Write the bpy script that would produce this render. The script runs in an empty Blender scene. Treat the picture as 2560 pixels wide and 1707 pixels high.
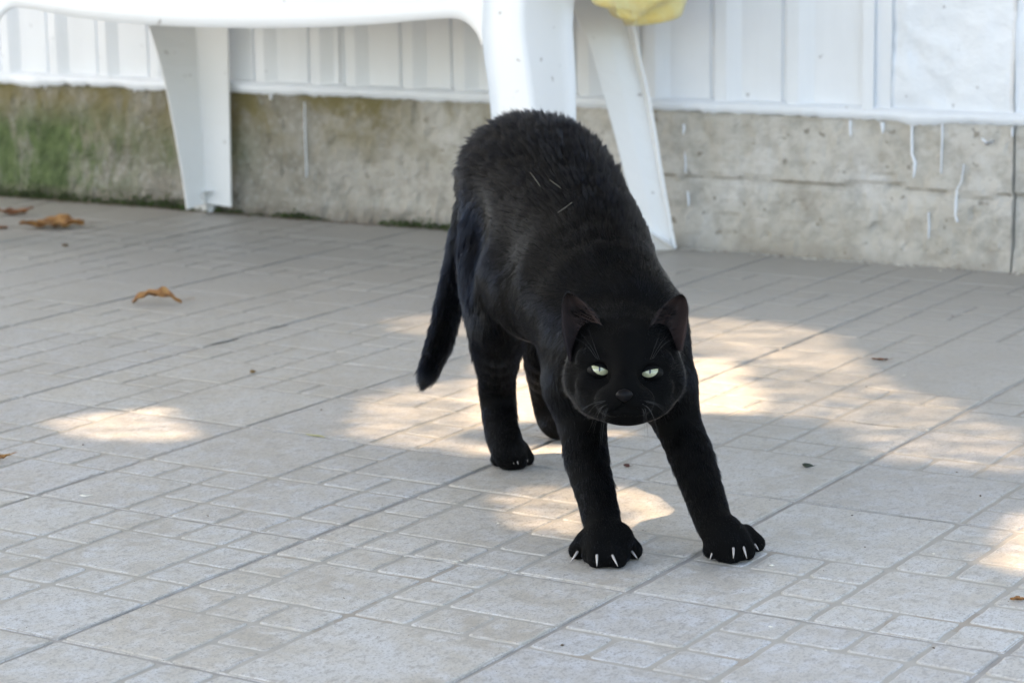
import bpy, math, random
import numpy as np
from mathutils import Matrix, Vector
random.seed(4); rng = np.random.default_rng(7)
DENOISE = True
SC = bpy.context.scene; COL = SC.collection

# ------------------------------------------------------------------ camera (solved from the tile grid)
FPX, PITCH, YAW, ROLL = 5943.9, 0.193337, 0.560204, -0.0163993
CAM = np.array([0.848918, -1.510336, 0.532403])
_F = np.array([-math.sin(YAW)*math.cos(PITCH), math.cos(YAW)*math.cos(PITCH), -math.sin(PITCH)])
_R0 = np.array([math.cos(YAW), math.sin(YAW), 0.0]); _U0 = np.cross(_R0, _F)
_R = math.cos(ROLL)*_R0 + math.sin(ROLL)*_U0
_U = -math.sin(ROLL)*_R0 + math.cos(ROLL)*_U0
cd = bpy.data.cameras.new('camera'); cam = bpy.data.objects.new('camera', cd); COL.objects.link(cam)
cam.matrix_world = Matrix(((_R[0], _U[0], -_F[0], CAM[0]), (_R[1], _U[1], -_F[1], CAM[1]), (_R[2], _U[2], -_F[2], CAM[2]), (0, 0, 0, 1)))
cd.sensor_width = 36; cd.lens = FPX/2560*36; cd.clip_start = 0.05; cd.clip_end = 400
cd.dof.use_dof = True; cd.dof.focus_distance = 1.87; cd.dof.aperture_fstop = 12.5
SC.camera = cam
SC.cycles.use_denoising = DENOISE

# ------------------------------------------------------------------ light
SUN_EL = math.radians(51)
_sh = -_R0*0.995 + np.array([-math.sin(YAW), math.cos(YAW), 0])*0.03
_sh = _sh/np.linalg.norm(_sh)
SUN = np.array([_sh[0]*math.cos(SUN_EL), _sh[1]*math.cos(SUN_EL), math.sin(SUN_EL)])   # towards the sun
W = bpy.data.worlds.new('World'); SC.world = W; W.use_nodes = True
wn = W.node_tree; bg = wn.nodes['Background']; sky = wn.nodes.new('ShaderNodeTexSky')
sky.sky_type = 'NISHITA'; sky.sun_disc = False; sky.sun_elevation = SUN_EL
sky.sun_rotation = math.atan2(SUN[0], SUN[1]); sky.dust_density = 2.0; sky.air_density = 1.0; sky.ozone_density = 1.0
wn.links.new(sky.outputs[0], bg.inputs[0]); bg.inputs[1].default_value = 0.13
sl = bpy.data.lights.new('sun', 'SUN'); so = bpy.data.objects.new('sun', sl); COL.objects.link(so)
sl.energy = 2.1; sl.angle = math.radians(0.55); sl.color = (1.0, 0.80, 0.61)
so.rotation_euler = Vector(SUN).to_track_quat('Z', 'Y').to_euler()
SC.view_settings.view_transform = 'Standard'; SC.view_settings.look = 'None'
SC.view_settings.gamma = 1; SC.view_settings.use_curve_mapping = False
SC.view_settings.exposure = 2.4
try:
    SC.view_settings.use_white_balance = True
    SC.view_settings.white_balance_temperature = 7450
    SC.view_settings.white_balance_tint = 10
except Exception: pass

# ------------------------------------------------------------------ helpers
def at(u, v, D):                      # a sighting in the 2560 px photograph at depth D (m) -> world point
    return CAM + (FPX*_F + _R*(u-1280) - _U*(v-853.5))*D/FPX
def ray(u, v): return FPX*_F + _R*(u-1280) - _U*(v-853.5)
def G(u, v, z=0.0):                   # ... on the floor
    d = ray(u, v); return CAM + d*(z-CAM[2])/d[2]
def onY(u, v, y):                     # ... on a plane parallel to the wall
    d = ray(u, v); return CAM + d*(y-CAM[1])/d[1]
def onX(u, v, x):
    d = ray(u, v); return CAM + d*(x-CAM[0])/d[0]
def depth(p): return float((np.asarray(p)-CAM) @ _F)
def project(P):
    d = np.asarray(P)-CAM; k = d @ _F
    return 1280+FPX*(d @ _R)/k, 853.5-FPX*(d @ _U)/k

def tag(o, label=None, cat=None, group=None, kind=None):
    if label: o['label'] = label
    if cat: o['category'] = cat
    if group: o['group'] = group
    if kind: o['kind'] = kind
    return o
def empty(name, loc=(0, 0, 0)):
    o = bpy.data.objects.new(name, None); o.empty_display_size = .05; COL.objects.link(o); o.location = Vector([float(c) for c in loc]); return o
def mesh_obj(name, verts, faces, mats, parent=None, smooth=False, midx=None, loc=None):
    me = bpy.data.meshes.new(name)
    loc = np.zeros(3) if loc is None else np.asarray(loc, float)
    me.from_pydata([tuple(map(float, np.asarray(v)-loc)) for v in verts], [], [tuple(map(int, f)) for f in faces])
    for m in (mats if isinstance(mats, (list, tuple)) else [mats]): me.materials.append(m)
    if midx is not None: me.polygons.foreach_set('material_index', midx)
    if smooth: me.polygons.foreach_set('use_smooth', [True]*len(me.polygons))
    me.update()
    o = bpy.data.objects.new(name, me); COL.objects.link(o); o.location = Vector(loc.tolist())
    if parent is not None:
        o.parent = parent
        o.location = Vector((loc-np.array(parent.matrix_world.translation if False else parent.location)).tolist())
    return o
def box(x0, x1, y0, y1, z0, z1):
    v = [(x0,y0,z0),(x1,y0,z0),(x1,y1,z0),(x0,y1,z0),(x0,y0,z1),(x1,y0,z1),(x1,y1,z1),(x0,y1,z1)]
    f = [(0,3,2,1),(4,5,6,7),(0,1,5,4),(1,2,6,5),(2,3,7,6),(3,0,4,7)]
    return v, f

# ---- value noise used for shapes
def vnoise2(x, y, seed=0):
    x = np.asarray(x, float); y = np.asarray(y, float)
    def h(i, j):
        n = (i.astype(np.int64)*374761393 + j.astype(np.int64)*668265263 + seed*1442695) & 0x7fffffff
        n = ((n ^ (n >> 13))*1274126177) & 0x7fffffff
        return ((n ^ (n >> 16)) & 0xffff)/65535.0
    i = np.floor(x); j = np.floor(y); fx = x-i; fy = y-j
    fx = fx*fx*(3-2*fx); fy = fy*fy*(3-2*fy)
    a = h(i, j); b = h(i+1, j); c = h(i, j+1); d = h(i+1, j+1)
    return (a*(1-fx)+b*fx)*(1-fy)+(c*(1-fx)+d*fx)*fy

# ------------------------------------------------------------------ materials
class NT:
    def __init__(s, name):
        s.m = bpy.data.materials.new(name); s.m.use_nodes = True; s.t = s.m.node_tree
        s.b = s.t.nodes['Principled BSDF']; s.out = s.t.nodes['Material Output']
        s.co = s.t.nodes.new('ShaderNodeTexCoord')
    def n(s, typ, **kw):
        nd = s.t.nodes.new(typ)
        for k, v in kw.items(): setattr(nd, k, v)
        return nd
    def l(s, a, b): s.t.links.new(a, b)
    def mapping(s, scale=(1, 1, 1), loc=(0, 0, 0), src=None, rot=(0, 0, 0)):
        m = s.n('ShaderNodeMapping'); m.inputs['Scale'].default_value = scale; m.inputs['Location'].default_value = loc; m.inputs['Rotation'].default_value = rot
        s.l(src or s.co.outputs['Object'], m.inputs[0]); return m.outputs[0]
    def noise(s, vec, scale, detail=3, rough=.55, dist=0):
        n = s.n('ShaderNodeTexNoise'); n.inputs['Scale'].default_value = scale; n.inputs['Detail'].default_value = detail
        n.inputs['Roughness'].default_value = rough; n.inputs['Distortion'].default_value = dist; s.l(vec, n.inputs['Vector']); return n.outputs[0]
    def ramp(s, fac, stops):
        r = s.n('ShaderNodeValToRGB'); e = r.color_ramp.elements
        while len(e) < len(stops): e.new(.5)
        for k, (p, c) in enumerate(stops):
            e[k].position = p; e[k].color = c if len(c) == 4 else (*c, 1)
        s.l(fac, r.inputs[0]); return r.outputs[0]
    def mix(s, fac, a, b, mode='MIX'):
        m = s.n('ShaderNodeMix', data_type='RGBA', blend_type=mode)
        if isinstance(fac, (int, float)): m.inputs[0].default_value = fac
        else: s.l(fac, m.inputs[0])
        for k, x in ((6, a), (7, b)):
            if isinstance(x, tuple): m.inputs[k].default_value = x if len(x) == 4 else (*x, 1)
            else: s.l(x, m.inputs[k])
        return m.outputs[2]
    def math(s, op, a, b=0.0, clamp=False):
        m = s.n('ShaderNodeMath', operation=op, use_clamp=clamp)
        for k, x in ((0, a), (1, b)):
            if isinstance(x, (int, float)): m.inputs[k].default_value = x
            else: s.l(x, m.inputs[k])
        return m.outputs[0]
    def bump(s, h, strength, dist):
        b = s.n('ShaderNodeBump'); b.inputs['Strength'].default_value = strength; b.inputs['Distance'].default_value = dist
        s.l(h, b.inputs['Height']); s.l(b.outputs[0], s.b.inputs['Normal'])
    def set(s, **kw):
        for k, v in kw.items(): s.b.inputs[k.replace('_', ' ')].default_value = v
g3 = lambda v: (v, v, v)

def mat_tile(groove=False):
    s = NT('tile_groove' if groove else 'tile_stone')
    oi = s.n('ShaderNodeObjectInfo')
    add = s.n('ShaderNodeVectorMath', operation='ADD'); sc = s.n('ShaderNodeVectorMath', operation='SCALE')
    cmb = s.n('ShaderNodeCombineXYZ'); s.l(oi.outputs['Random'], cmb.inputs[0]); s.l(oi.outputs['Random'], cmb.inputs[1])
    s.l(cmb.outputs[0], sc.inputs[0]); sc.inputs['Scale'].default_value = 37.0
    s.l(s.co.outputs['Object'], add.inputs[0]); s.l(sc.outputs[0], add.inputs[1]); v = add.outputs[0]
    big = s.noise(v, 9, 4, .6, .6)
    fine = s.noise(v, 260, 3, .7); mid = s.noise(v, 45, 4, .65, .4)
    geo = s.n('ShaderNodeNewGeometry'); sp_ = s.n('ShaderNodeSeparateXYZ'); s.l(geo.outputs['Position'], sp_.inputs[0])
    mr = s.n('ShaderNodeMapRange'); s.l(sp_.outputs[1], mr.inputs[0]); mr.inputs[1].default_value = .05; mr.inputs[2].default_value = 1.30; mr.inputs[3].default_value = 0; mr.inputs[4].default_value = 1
    wn_ = s.noise(geo.outputs['Position'], 7, 4, .6, .5)      # grey dirt film plus painted shade of the far floor, deepening towards the wall
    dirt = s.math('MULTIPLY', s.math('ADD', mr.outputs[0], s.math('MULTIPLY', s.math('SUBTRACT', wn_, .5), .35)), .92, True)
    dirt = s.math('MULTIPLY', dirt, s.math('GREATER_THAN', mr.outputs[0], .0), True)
    if groove:
        c = s.ramp(mid, [(.3, (.42, .385, .33)), (.7, (.49, .455, .395))])
        c = s.mix(s.math('MULTIPLY', s.math('GREATER_THAN', big, .62), .35), c, (.36, .27, .19))
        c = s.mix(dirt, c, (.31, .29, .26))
        s.l(c, s.b.inputs['Base Color']); s.set(Roughness=.85); s.bump(fine, .4, .0006); return s.m
    c = s.ramp(big, [(.34, (.475, .435, .375)), (.47, (.55, .515, .455)), (.58, (.58, .555, .51)), (.68, (.60, .595, .575))])
    c = s.mix(s.ramp(mid, [(.44, g3(0)), (.66, g3(.75))]), c, (.66, .665, .665))
    veins = s.noise(s.mapping((1, 1, 1), src=v), 14, 5, .7, 2.2)
    c = s.mix(s.ramp(veins, [(.485, g3(0)), (.5, g3(.35)), (.515, g3(0))]), c, (.40, .36, .30))
    sp = s.noise(v, 420, 2, .8)
    c = s.mix(s.ramp(sp, [(.55, g3(0)), (.66, g3(.9))]), c, (.30, .285, .265))
    sp2 = s.noise(s.mapping((1, .55, 1), src=v), 150, 3, .75)
    c = s.mix(s.ramp(sp2, [(.52, g3(0)), (.66, g3(.85))]), c, (.38, .355, .32))
    tint = s.ramp(oi.outputs['Random'], [(0, (.93, .93, .95)), (.5, (1, 1, 1)), (1, (1.0, .97, .93))])
    c = s.mix(1.0, c, tint, 'MULTIPLY')
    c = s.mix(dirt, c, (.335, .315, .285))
    s.l(c, s.b.inputs['Base Color']); s.l(s.ramp(mid, [(.3, g3(.42)), (.8, g3(.62))]), s.b.inputs['Roughness'])
    h = s.math('ADD', s.math('MULTIPLY', sp2, .6), s.math('MULTIPLY', veins, 1.1)); s.bump(h, .55, .0012)
    return s.m
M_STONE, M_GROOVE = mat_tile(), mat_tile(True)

def mat_simple(name, col, rough=.5, bump=None, var=0.0, **kw):
    s = NT(name); v = s.co.outputs['Object']
    n = s.noise(v, kw.pop('nscale', 12), 4, .6)
    lo = tuple(c*(1-var) for c in col); hi = tuple(min(1, c*(1+var)) for c in col)
    s.l(s.ramp(n, [(.3, lo), (.7, hi)]), s.b.inputs['Base Color']); s.set(Roughness=rough)
    if bump: s.bump(s.noise(v, bump[0], 3, .6), bump[1], bump[2])
    for k, x in kw.items(): s.b.inputs[k.replace('_', ' ')].default_value = x
    return s.m

def mat_concrete():
    s = NT('rough_concrete'); v = s.co.outputs['Object']
    sep = s.n('ShaderNodeSeparateXYZ'); s.l(v, sep.inputs[0]); X, Z = sep.outputs[0], sep.outputs[2]
    big = s.noise(v, 6, 5, .6, .5); mid = s.noise(v, 40, 4, .65); fine = s.noise(v, 220, 3, .7)
    c = s.ramp(big, [(.3, (.41, .375, .315)), (.5, (.525, .495, .44)), (.7, (.60, .58, .545))])
    c = s.mix(s.ramp(mid, [(.35, g3(.45)), (.55, g3(0))]), c, (.25, .23, .19))
    c = s.mix(s.ramp(fine, [(.6, g3(0)), (.75, g3(.5))]), c, (.22, .205, .18))
    c = s.mix(s.ramp(s.noise(v, 62, 2, .5), [(.66, g3(0)), (.71, g3(.75))]), c, (.20, .175, .14))
    c = s.mix(s.ramp(s.noise(v, 13, 3, .6), [(.6, g3(0)), (.72, g3(.5))]), c, (.27, .235, .19))
    def lin(src, a, b):        # 0 at a, 1 at b
        m = s.n('ShaderNodeMapRange'); s.l(src, m.inputs[0]); m.inputs[1].default_value = a; m.inputs[2].default_value = b; return m.outputs[0]
    mul = lambda a, b: s.math('MULTIPLY', a, b, True)
    left = lin(X, -1.05, -1.5)
    # darker brown over the left part
    c = s.mix(mul(left, .8), c, s.ramp(mid, [(.3, (.125, .115, .088)), (.7, (.255, .235, .195))]))
    sp = s.n('ShaderNodeTexVoronoi'); sp.inputs['Scale'].default_value = 75; s.l(v, sp.inputs['Vector'])
    c = s.mix(mul(mul(lin(sp.outputs['Distance'], .42, .2), left), .4), c, (.40, .40, .37))
    # ochre algae under the paint edge
    och = mul(mul(lin(Z, .08, .17), lin(X, -.98, -1.25)), s.ramp(s.noise(v, 9, 5, .7, .8), [(.36, g3(.1)), (.56, g3(.95))]))
    c = s.mix(och, c, (.17, .14, .055))
    # green algae patch
    gx = mul(lin(X, -1.74, -1.86), lin(Z, .175, .12)); gz = s.ramp(s.noise(s.mapping((1, 1, .45)), 11, 6, .72, .5), [(.36, g3(0)), (.52, g3(1))])
    c = s.mix(mul(mul(gx, gz), .95), c, s.ramp(mid, [(.3, (.035, .060, .017)), (.7, (.10, .145, .045))]))
    gx2 = mul(mul(lin(X, -1.5, -1.62), lin(X, -1.92, -1.72)), mul(lin(Z, .045, .09), lin(Z, .16, .11)))
    c = s.mix(mul(mul(gx2, gz), .8), c, (.085, .11, .035))
    # dark damp foot with earth brown
    foot = mul(lin(Z, .028, .0), s.ramp(s.noise(v, 24, 4, .7), [(.3, g3(.2)), (.6, g3(1))]))
    c = s.mix(mul(foot, mul(lin(X, -.9, -1.2), .85)), c, (.105, .085, .062))
    c = s.mix(mul(foot, .45), c, (.20, .17, .135))
    s.l(c, s.b.inputs['Base Color']); s.set(Roughness=.92)
    s.bump(s.math('ADD', s.math('MULTIPLY', mid, 1.0), s.math('MULTIPLY', fine, .5)), .8, .003)
    return s.m
def mat_paint(name, col=(.79, .825, .86), rough=.34, dirt=.12, bumpd=.0012):
    s = NT(name); v = s.co.outputs['Object']
    big = s.noise(v, 5, 4, .6, .3); st = s.noise(s.mapping((9, 9, 1.2)), 3, 5, .65); dots = s.noise(v, 70, 2, .5)
    c = s.ramp(big, [(.3, tuple(x*.94 for x in col)), (.7, col)])
    c = s.mix(s.ramp(st, [(.45, g3(0)), (.8, g3(dirt*3))]), c, (.66, .69, .72))
    c = s.mix(s.ramp(dots, [(.735, g3(0)), (.76, g3(.6))]), c, (.28, .28, .28))
    s.l(c, s.b.inputs['Base Color']); s.set(Roughness=rough)
    s.bump(s.math('ADD', s.noise(v, 38, 4, .6), s.math('MULTIPLY', s.noise(v, 9, 3, .6), 1.5)), .5, bumpd)
    return s.m
M_CONC = mat_concrete(); M_PAINT = mat_paint('white_paint'); M_PLASTER = mat_paint('painted_plaster', bumpd=.006)
M_DRIP = mat_simple('paint_drip_white', (.80, .83, .86), .4, var=.03)
def mat_plastic():
    s = NT('white_plastic'); v = s.co.outputs['Object']
    c = s.ramp(s.noise(v, 3, 4, .6), [(.3, (.80, .81, .80)), (.7, (.84, .85, .855))])
    st = s.noise(s.mapping((2.2, 14, 9), rot=(0, .5, 0)), 1.6, 5, .7, .4)
    c = s.mix(s.ramp(st, [(.56, g3(0)), (.8, g3(.25))]), c, (.74, .68, .63))
    c = s.mix(s.ramp(s.noise(v, 55, 2, .5), [(.715, g3(0)), (.74, g3(.7))]), c, (.35, .33, .31))
    s.l(c, s.b.inputs['Base Color']); s.set(Roughness=.38); s.b.inputs['Subsurface Weight'].default_value = .0
    s.bump(s.noise(v, 160, 3, .6), .15, .0005); return s.m
M_PLASTIC = mat_plastic()
def mat_towel():
    s = NT('yellow_towel'); v = s.co.outputs['Object']
    c = s.ramp(s.noise(v, 16, 4, .6, .4), [(.32, (.80, .56, .12)), (.58, (.84, .73, .34))])
    s.l(c, s.b.inputs['Base Color']); s.set(Roughness=.95, Sheen_Weight=.4)
    s.bump(s.noise(v, 420, 3, .7), .8, .002); return s.m
M_TOWEL = mat_towel()
def mat_leaf(name, a, b, c3):
    s = NT(name); v = s.co.outputs['Object']
    c = s.ramp(s.noise(v, 90, 4, .6, .6), [(.3, a), (.5, b), (.72, c3)])
    s.l(c, s.b.inputs['Base Color']); s.set(Roughness=.6); s.bump(s.noise(v, 240, 3, .6), .6, .001); return s.m
M_LEAF = mat_leaf('dry_leaf', (.12, .045, .015), (.33, .15, .045), (.52, .30, .11))
M_LEAF2 = mat_leaf('dry_leaf_red', (.09, .035, .015), (.22, .085, .03), (.36, .17, .06))
M_DEBRIS = mat_simple('debris', (.10, .065, .035), .8, var=.6, nscale=160)
M_PALE = mat_simple('pale_crumb', (.72, .69, .60), .8, var=.15, nscale=80)
M_MOSS = mat_simple('moss', (.045, .07, .018), .95, var=.7, nscale=60)
M_SOIL = mat_simple('garden_soil', (.13, .115, .08), .95, (30, .6, .01), .3)
M_SCREEN = mat_simple('leaf_green', (.06, .10, .03), .5, var=.4, nscale=3)
M_BARK = mat_simple('bark', (.10, .08, .06), .9, (20, 1, .02), .4)

# ------------------------------------------------------------------ ground and tiled patio
v, f = [(-60, -60, -.06), (60, -60, -.06), (60, 60, -.06), (-60, 60, -.06)], [(0, 1, 2, 3)]
tag(mesh_obj('ground', v, f, M_SOIL), kind='structure')
T = 0.30
vb, fb = box(-16.5*T, 12*T, -11*T, 1.60, -.055, -.0019)
floor = tag(mesh_obj('patio_floor', vb, fb, mat_simple('grout', (.40, .37, .33), .9, (300, .6, .0008), .15, nscale=30)), kind='structure')
# embossed stone pattern of one tile on a 6 x 6 module
PAT = [(0, 3, 3), (0, 0, 2), (3, 1, 2), (4, 4, 2)] + [(a, b, 1) for a, b in
       ((2, 0), (3, 0), (4, 0), (5, 0), (2, 1), (2, 2), (5, 1), (5, 2), (0, 2), (1, 2), (3, 3), (4, 3), (5, 3), (3, 4), (3, 5))]
def tile_mesh(rot, var):
    r = random.Random(var*10+rot)
    H = T/2-.0022; m = T/6
    V, Fc, MI = [], [], []
    def addv(x, y, z): V.append((x, y, z)); return len(V)-1
    # slab: softened rim, top at -1.6 mm (the bottoms of the embossed joints)
    zt, zb = -.0009, -.0055
    ring0 = [addv(x*H, y*H, zb) for x, y in ((-1, -1), (1, -1), (1, 1), (-1, 1))]
    ring1 = [addv(x*H, y*H, zt-.0008) for x, y in ((-1, -1), (1, -1), (1, 1), (-1, 1))]
    ring2 = [addv(x*(H-.001), y*(H-.001), zt) for x, y in ((-1, -1), (1, -1), (1, 1), (-1, 1))]
    for k in range(4):
        n = (k+1) % 4
        Fc.append((ring0[k], ring0[n], ring1[n], ring1[k])); MI.append(0)
        Fc.append((ring1[k], ring1[n], ring2[n], ring2[k])); MI.append(0)
    Fc.append(tuple(ring2)); MI.append(1)
    for (a, b, s) in PAT:
        for _ in range(rot): a, b = 6-b-s, a
        x0, y0, x1, y1 = a*m-T/2, b*m-T/2, (a+s)*m-T/2, (b+s)*m-T/2
        gx0 = .0019 if a > 0 else .0026; gx1 = .0019 if a+s < 6 else .0026
        gy0 = .0019 if b > 0 else .0026; gy1 = .0019 if b+s < 6 else .0026
        x0 += gx0; x1 -= gx1; y0 += gy0; y1 -= gy1
        rr = .0028+r.random()*.003
        pts = []
        nseg = 3+2*s
        for (cx, cy, a0) in ((x1-rr, y0+rr, -90), (x1-rr, y1-rr, 0), (x0+rr, y1-rr, 90), (x0+rr, y0+rr, 180)):
            for k in range(4):
                t = math.radians(a0+90*k/3); pts.append((cx+rr*math.cos(t), cy+rr*math.sin(t)))
            nx = {-90: (x1, y1-rr), 0: (x0+rr, y1), 90: (x0, y0+rr), 180: (x1-rr, y0)}[a0]
            p0 = pts[-1]
            for k in range(1, nseg):
                q = k/nseg; pts.append((p0[0]+(nx[0]-p0[0])*q, p0[1]+(nx[1]-p0[1])*q))
        seed = var*31+int(a*7+b*3)
        cx, cy = (x0+x1)/2, (y0+y1)/2
        lo, mi_, hi = [], [], []
        zh = .0+r.uniform(-.0003, .0003)
        for (x, y) in pts:
            w = (float(vnoise2(x*90+seed, y*90))-.5)*.0019+(float(vnoise2(x*260, y*260+seed))-.5)*.0010
            dx, dy = x-cx, y-cy; L = math.hypot(dx, dy)
            x += dx/L*w; y += dy/L*w
            lo.append(addv(x, y, zt-.0001)); mi_.append(addv(x-dx/L*.0007, y-dy/L*.0007, zh-.0006)); hi.append(addv(x-dx/L*.0022, y-dy/L*.0022, zh))
        n = len(pts)
        for k in range(n):
            q = (k+1) % n
            Fc.append((lo[k], lo[q], mi_[q], mi_[k])); MI.append(1)
            Fc.append((mi_[k], mi_[q], hi[q], hi[k])); MI.append(0)
        Fc.append(tuple(hi)); MI.append(0)
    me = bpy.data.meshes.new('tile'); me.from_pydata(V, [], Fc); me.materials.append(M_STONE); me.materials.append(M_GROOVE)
    me.polygons.foreach_set('material_index', MI); me.update(); return me
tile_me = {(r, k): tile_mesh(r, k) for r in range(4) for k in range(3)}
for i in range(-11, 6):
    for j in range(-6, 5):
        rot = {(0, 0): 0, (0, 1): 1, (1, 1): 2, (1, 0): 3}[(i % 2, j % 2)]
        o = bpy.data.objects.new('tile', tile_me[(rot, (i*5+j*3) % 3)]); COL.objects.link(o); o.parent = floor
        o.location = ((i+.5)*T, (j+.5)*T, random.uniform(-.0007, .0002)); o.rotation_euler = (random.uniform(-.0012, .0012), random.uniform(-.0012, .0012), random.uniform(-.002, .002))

# ------------------------------------------------------------------ wall
WY = 1.512; HC = .196
wall = tag(empty('garden_wall', (0, WY, 0)), 'long wall with white painted ribbed cladding above a bare stained concrete footing', 'wall')
def concrete(name, x0, x1, yy, seed):
    nx, nz = int((x1-x0)/.006), 34
    xs = np.linspace(x0, x1, nx+1); zs = np.linspace(-.02, HC, nz+1)
    X, Z = np.meshgrid(xs, zs, indexing='ij')
    d = (vnoise2(X*14, Z*14, seed)-.5)*.006+(vnoise2(X*55, Z*55, seed+1)-.5)*.0035+(vnoise2(X*120, Z*120, seed+2)-.5)*.003
    d += np.clip(.02-Z, 0, .02)*.25*vnoise2(X*30, Z*0, seed)      # swollen foot
    # rough lower left (washed aggregate)
    d += np.clip((.06-Z)/.06, 0, 1)*np.clip((-.9-X)/.2, 0, 1)*(vnoise2(X*110, Z*90, seed+5)-.5)*.006
    # shuttering joint on the right part
    line = .103+(vnoise2(X*9, X*0, 3)-.5)*.010+(vnoise2(X*45, X*0, 4)-.5)*.006
    on = np.clip((X+.95)/.12, 0, 1)
    d += on*np.where(Z > line, .0022, -.0022); d -= on*np.exp(-((Z-line+.001)/.0035)**2)*.006*(.35+vnoise2(X*12, X*0, 9))
    pits = vnoise2(X*42, Z*42, seed+9); d -= np.clip(pits-.88, 0, 1)*.045
    d[:, -1] = 0
    V = []
    for a in range(nx+1):
        for b in range(nz+1): V.append((xs[a], yy-d[a, b], zs[b]))
    k = len(V); V += [(x0, yy+.12, -.02), (x1, yy+.12, -.02), (x0, yy+.12, HC), (x1, yy+.12, HC)]
    Fc = [(a*(nz+1)+b, (a+1)*(nz+1)+b, (a+1)*(nz+1)+b+1, a*(nz+1)+b+1) for a in range(nx) for b in range(nz)]
    Fc.append(tuple([k, k+2]+[b for b in range(nz, -1, -1)])); Fc.append(tuple([nx*(nz+1)+b for b in range(nz+1)]+[k+3, k+1]))
    Fc.append(tuple([a*(nz+1)+nz for a in range(nx, -1, -1)]+[k+2, k+3][::1]))
    Fc.append((k, k+1, k+3, k+2))
    return mesh_obj(name, V, Fc, M_CONC, wall, smooth=False, loc=None)
concrete('concrete_footing', -3.3, -.2565, WY, 5)
concrete('concrete_footing', -.2540, 1.6, WY+.006, 21)
# white cladding: ribbed sheets set 6 mm back, standing on a painted ledge
def cladding(x0, x1, ribs, z0=.212, z1=2.295):
    prof = [(x0, WY+.004)]
    for c in ribs: prof += [(c-.042, WY+.004), (c-.040, WY+.0075), (c-.0315, WY+.0075), (c-.030, WY-.0030), (c-.0120, WY-.0036), (c+.0095, WY+.0035)]
    prof += [(x1, WY+.004)]
    V, Fc = [], []
    zsn = [z0, z0+.02, z0+.04]+list(np.linspace(z0+.08, z1, 12))
    for (x, y) in prof:
        for q, z in enumerate(zsn): V.append((x+(random.random()-.5)*.0005, y+(random.random()-.5)*.0006, z+(0.0 if q else random.uniform(-.003, .001))))
    n = len(zsn)
    for a in range(len(prof)-1):
        for b in range(n-1): Fc.append((a*n+b, (a+1)*n+b, (a+1)*n+b+1, a*n+b+1))
    k = len(V)
    V += [(x0, WY+.05, z0), (x0, WY+.05, z1), (x1, WY+.05, z0), (x1, WY+.05, z1)]
    Fc += [(k, 0, n-1, k+1), ((len(prof)-1)*n, k+2, k+3, (len(prof)-1)*n+n-1), (k+2, k, k+1, k+3)]
    return mesh_obj('cladding_sheet', V, Fc, M_PAINT, wall)
ribsL = [-2.042-.1115*k for k in range(11, 0, -1)]+[-2.042, -1.932, -1.821, -1.710, -1.600, -1.490, -1.380]
ribsR = [-1.312, -1.204, -1.110, -.998, -.892, -.782, -.668, -.556]
cladding(-3.3, -1.3600, ribsL); cladding(-1.3575, -.470, ribsR)
# corner trim of the last sheet (several narrow folds)
for k, (a, b, yo) in enumerate(((-.4690, -.4530, -.010), (-.4525, -.4435, -.0035), (-.4430, -.4290, -.006))):
    v, f = box(a, b, WY+yo, WY+.05, .210, 2.295); mesh_obj('corner_trim', v, f, M_PAINT, wall)
def plaster(x0, x1, yo, seed, name='plaster_pier'):
    nx, nz = int((x1-x0)/.008), 90
    xs = np.linspace(x0, x1, nx+1); zs = np.concatenate([np.linspace(.200, .62, 53), np.linspace(.64, 2.295, 38)])
    X, Z = np.meshgrid(xs, zs, indexing='ij')
    e = np.clip((X-x0)/.10, 0, 1)
    d = (vnoise2(X*60+Z*30, Z*34, seed)-.5)*.012*(1-.75*e)+(vnoise2(X*18+Z*10, Z*12, seed+2)-.5)*.006+(vnoise2(X*95, Z*95, seed+3)-.5)*.0020
    wave = .355+(vnoise2(X*14, X*0, 7)-.5)*.03; d += np.exp(-((Z-wave)/.004)**2)*.0016
    V = [(xs[a], WY+yo-d[a, b], zs[b]) for a in range(nx+1) for b in range(len(zs))]; n = len(zs)
    Fc = [(a*n+b, (a+1)*n+b, (a+1)*n+b+1, a*n+b+1) for a in range(nx) for b in range(n-1)]
    k = len(V); V += [(x0, WY+.07, .2), (x0, WY+.07, 2.295), (x1, WY+.07, .2), (x1, WY+.07, 2.295)]
    Fc += [tuple([k, *range(0, n), k+1][::-1]), tuple([k+2, *range(nx*n, nx*n+n), k+3])]
    return mesh_obj(name, V, Fc, M_PLASTER, wall, smooth=True)
plaster(-.4285, -.2552, -.002, 40); plaster(-.2545, 1.6, -.0005, 60)
# painted ledge with a ragged lower edge
nx = 900; xs = np.linspace(-3.3, 1.6, nx+1); V = []
for x in xs:
    e = .1975-(float(vnoise2(x*40, 0., 2))-.4)*.003-(float(vnoise2(x*150, 1., 3))-.4)*.0032-max(0, float(vnoise2(x*8, 2., 5))-.7)*.02
    yo = (float(vnoise2(x*20, 3., 1))-.5)*.003
    V += [(x, WY-.0045+yo*.3, e), (x, WY-.0095+yo, e+.005), (x, WY-.009+yo, .2125), (x, WY+.006, .2165)]
Fc = [(4*a+b, 4*a+4+b, 4*a+5+b, 4*a+1+b) for a in range(nx) for b in range(3)]
mesh_obj('painted_ledge', V, Fc, M_PAINT, wall, smooth=True)
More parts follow.
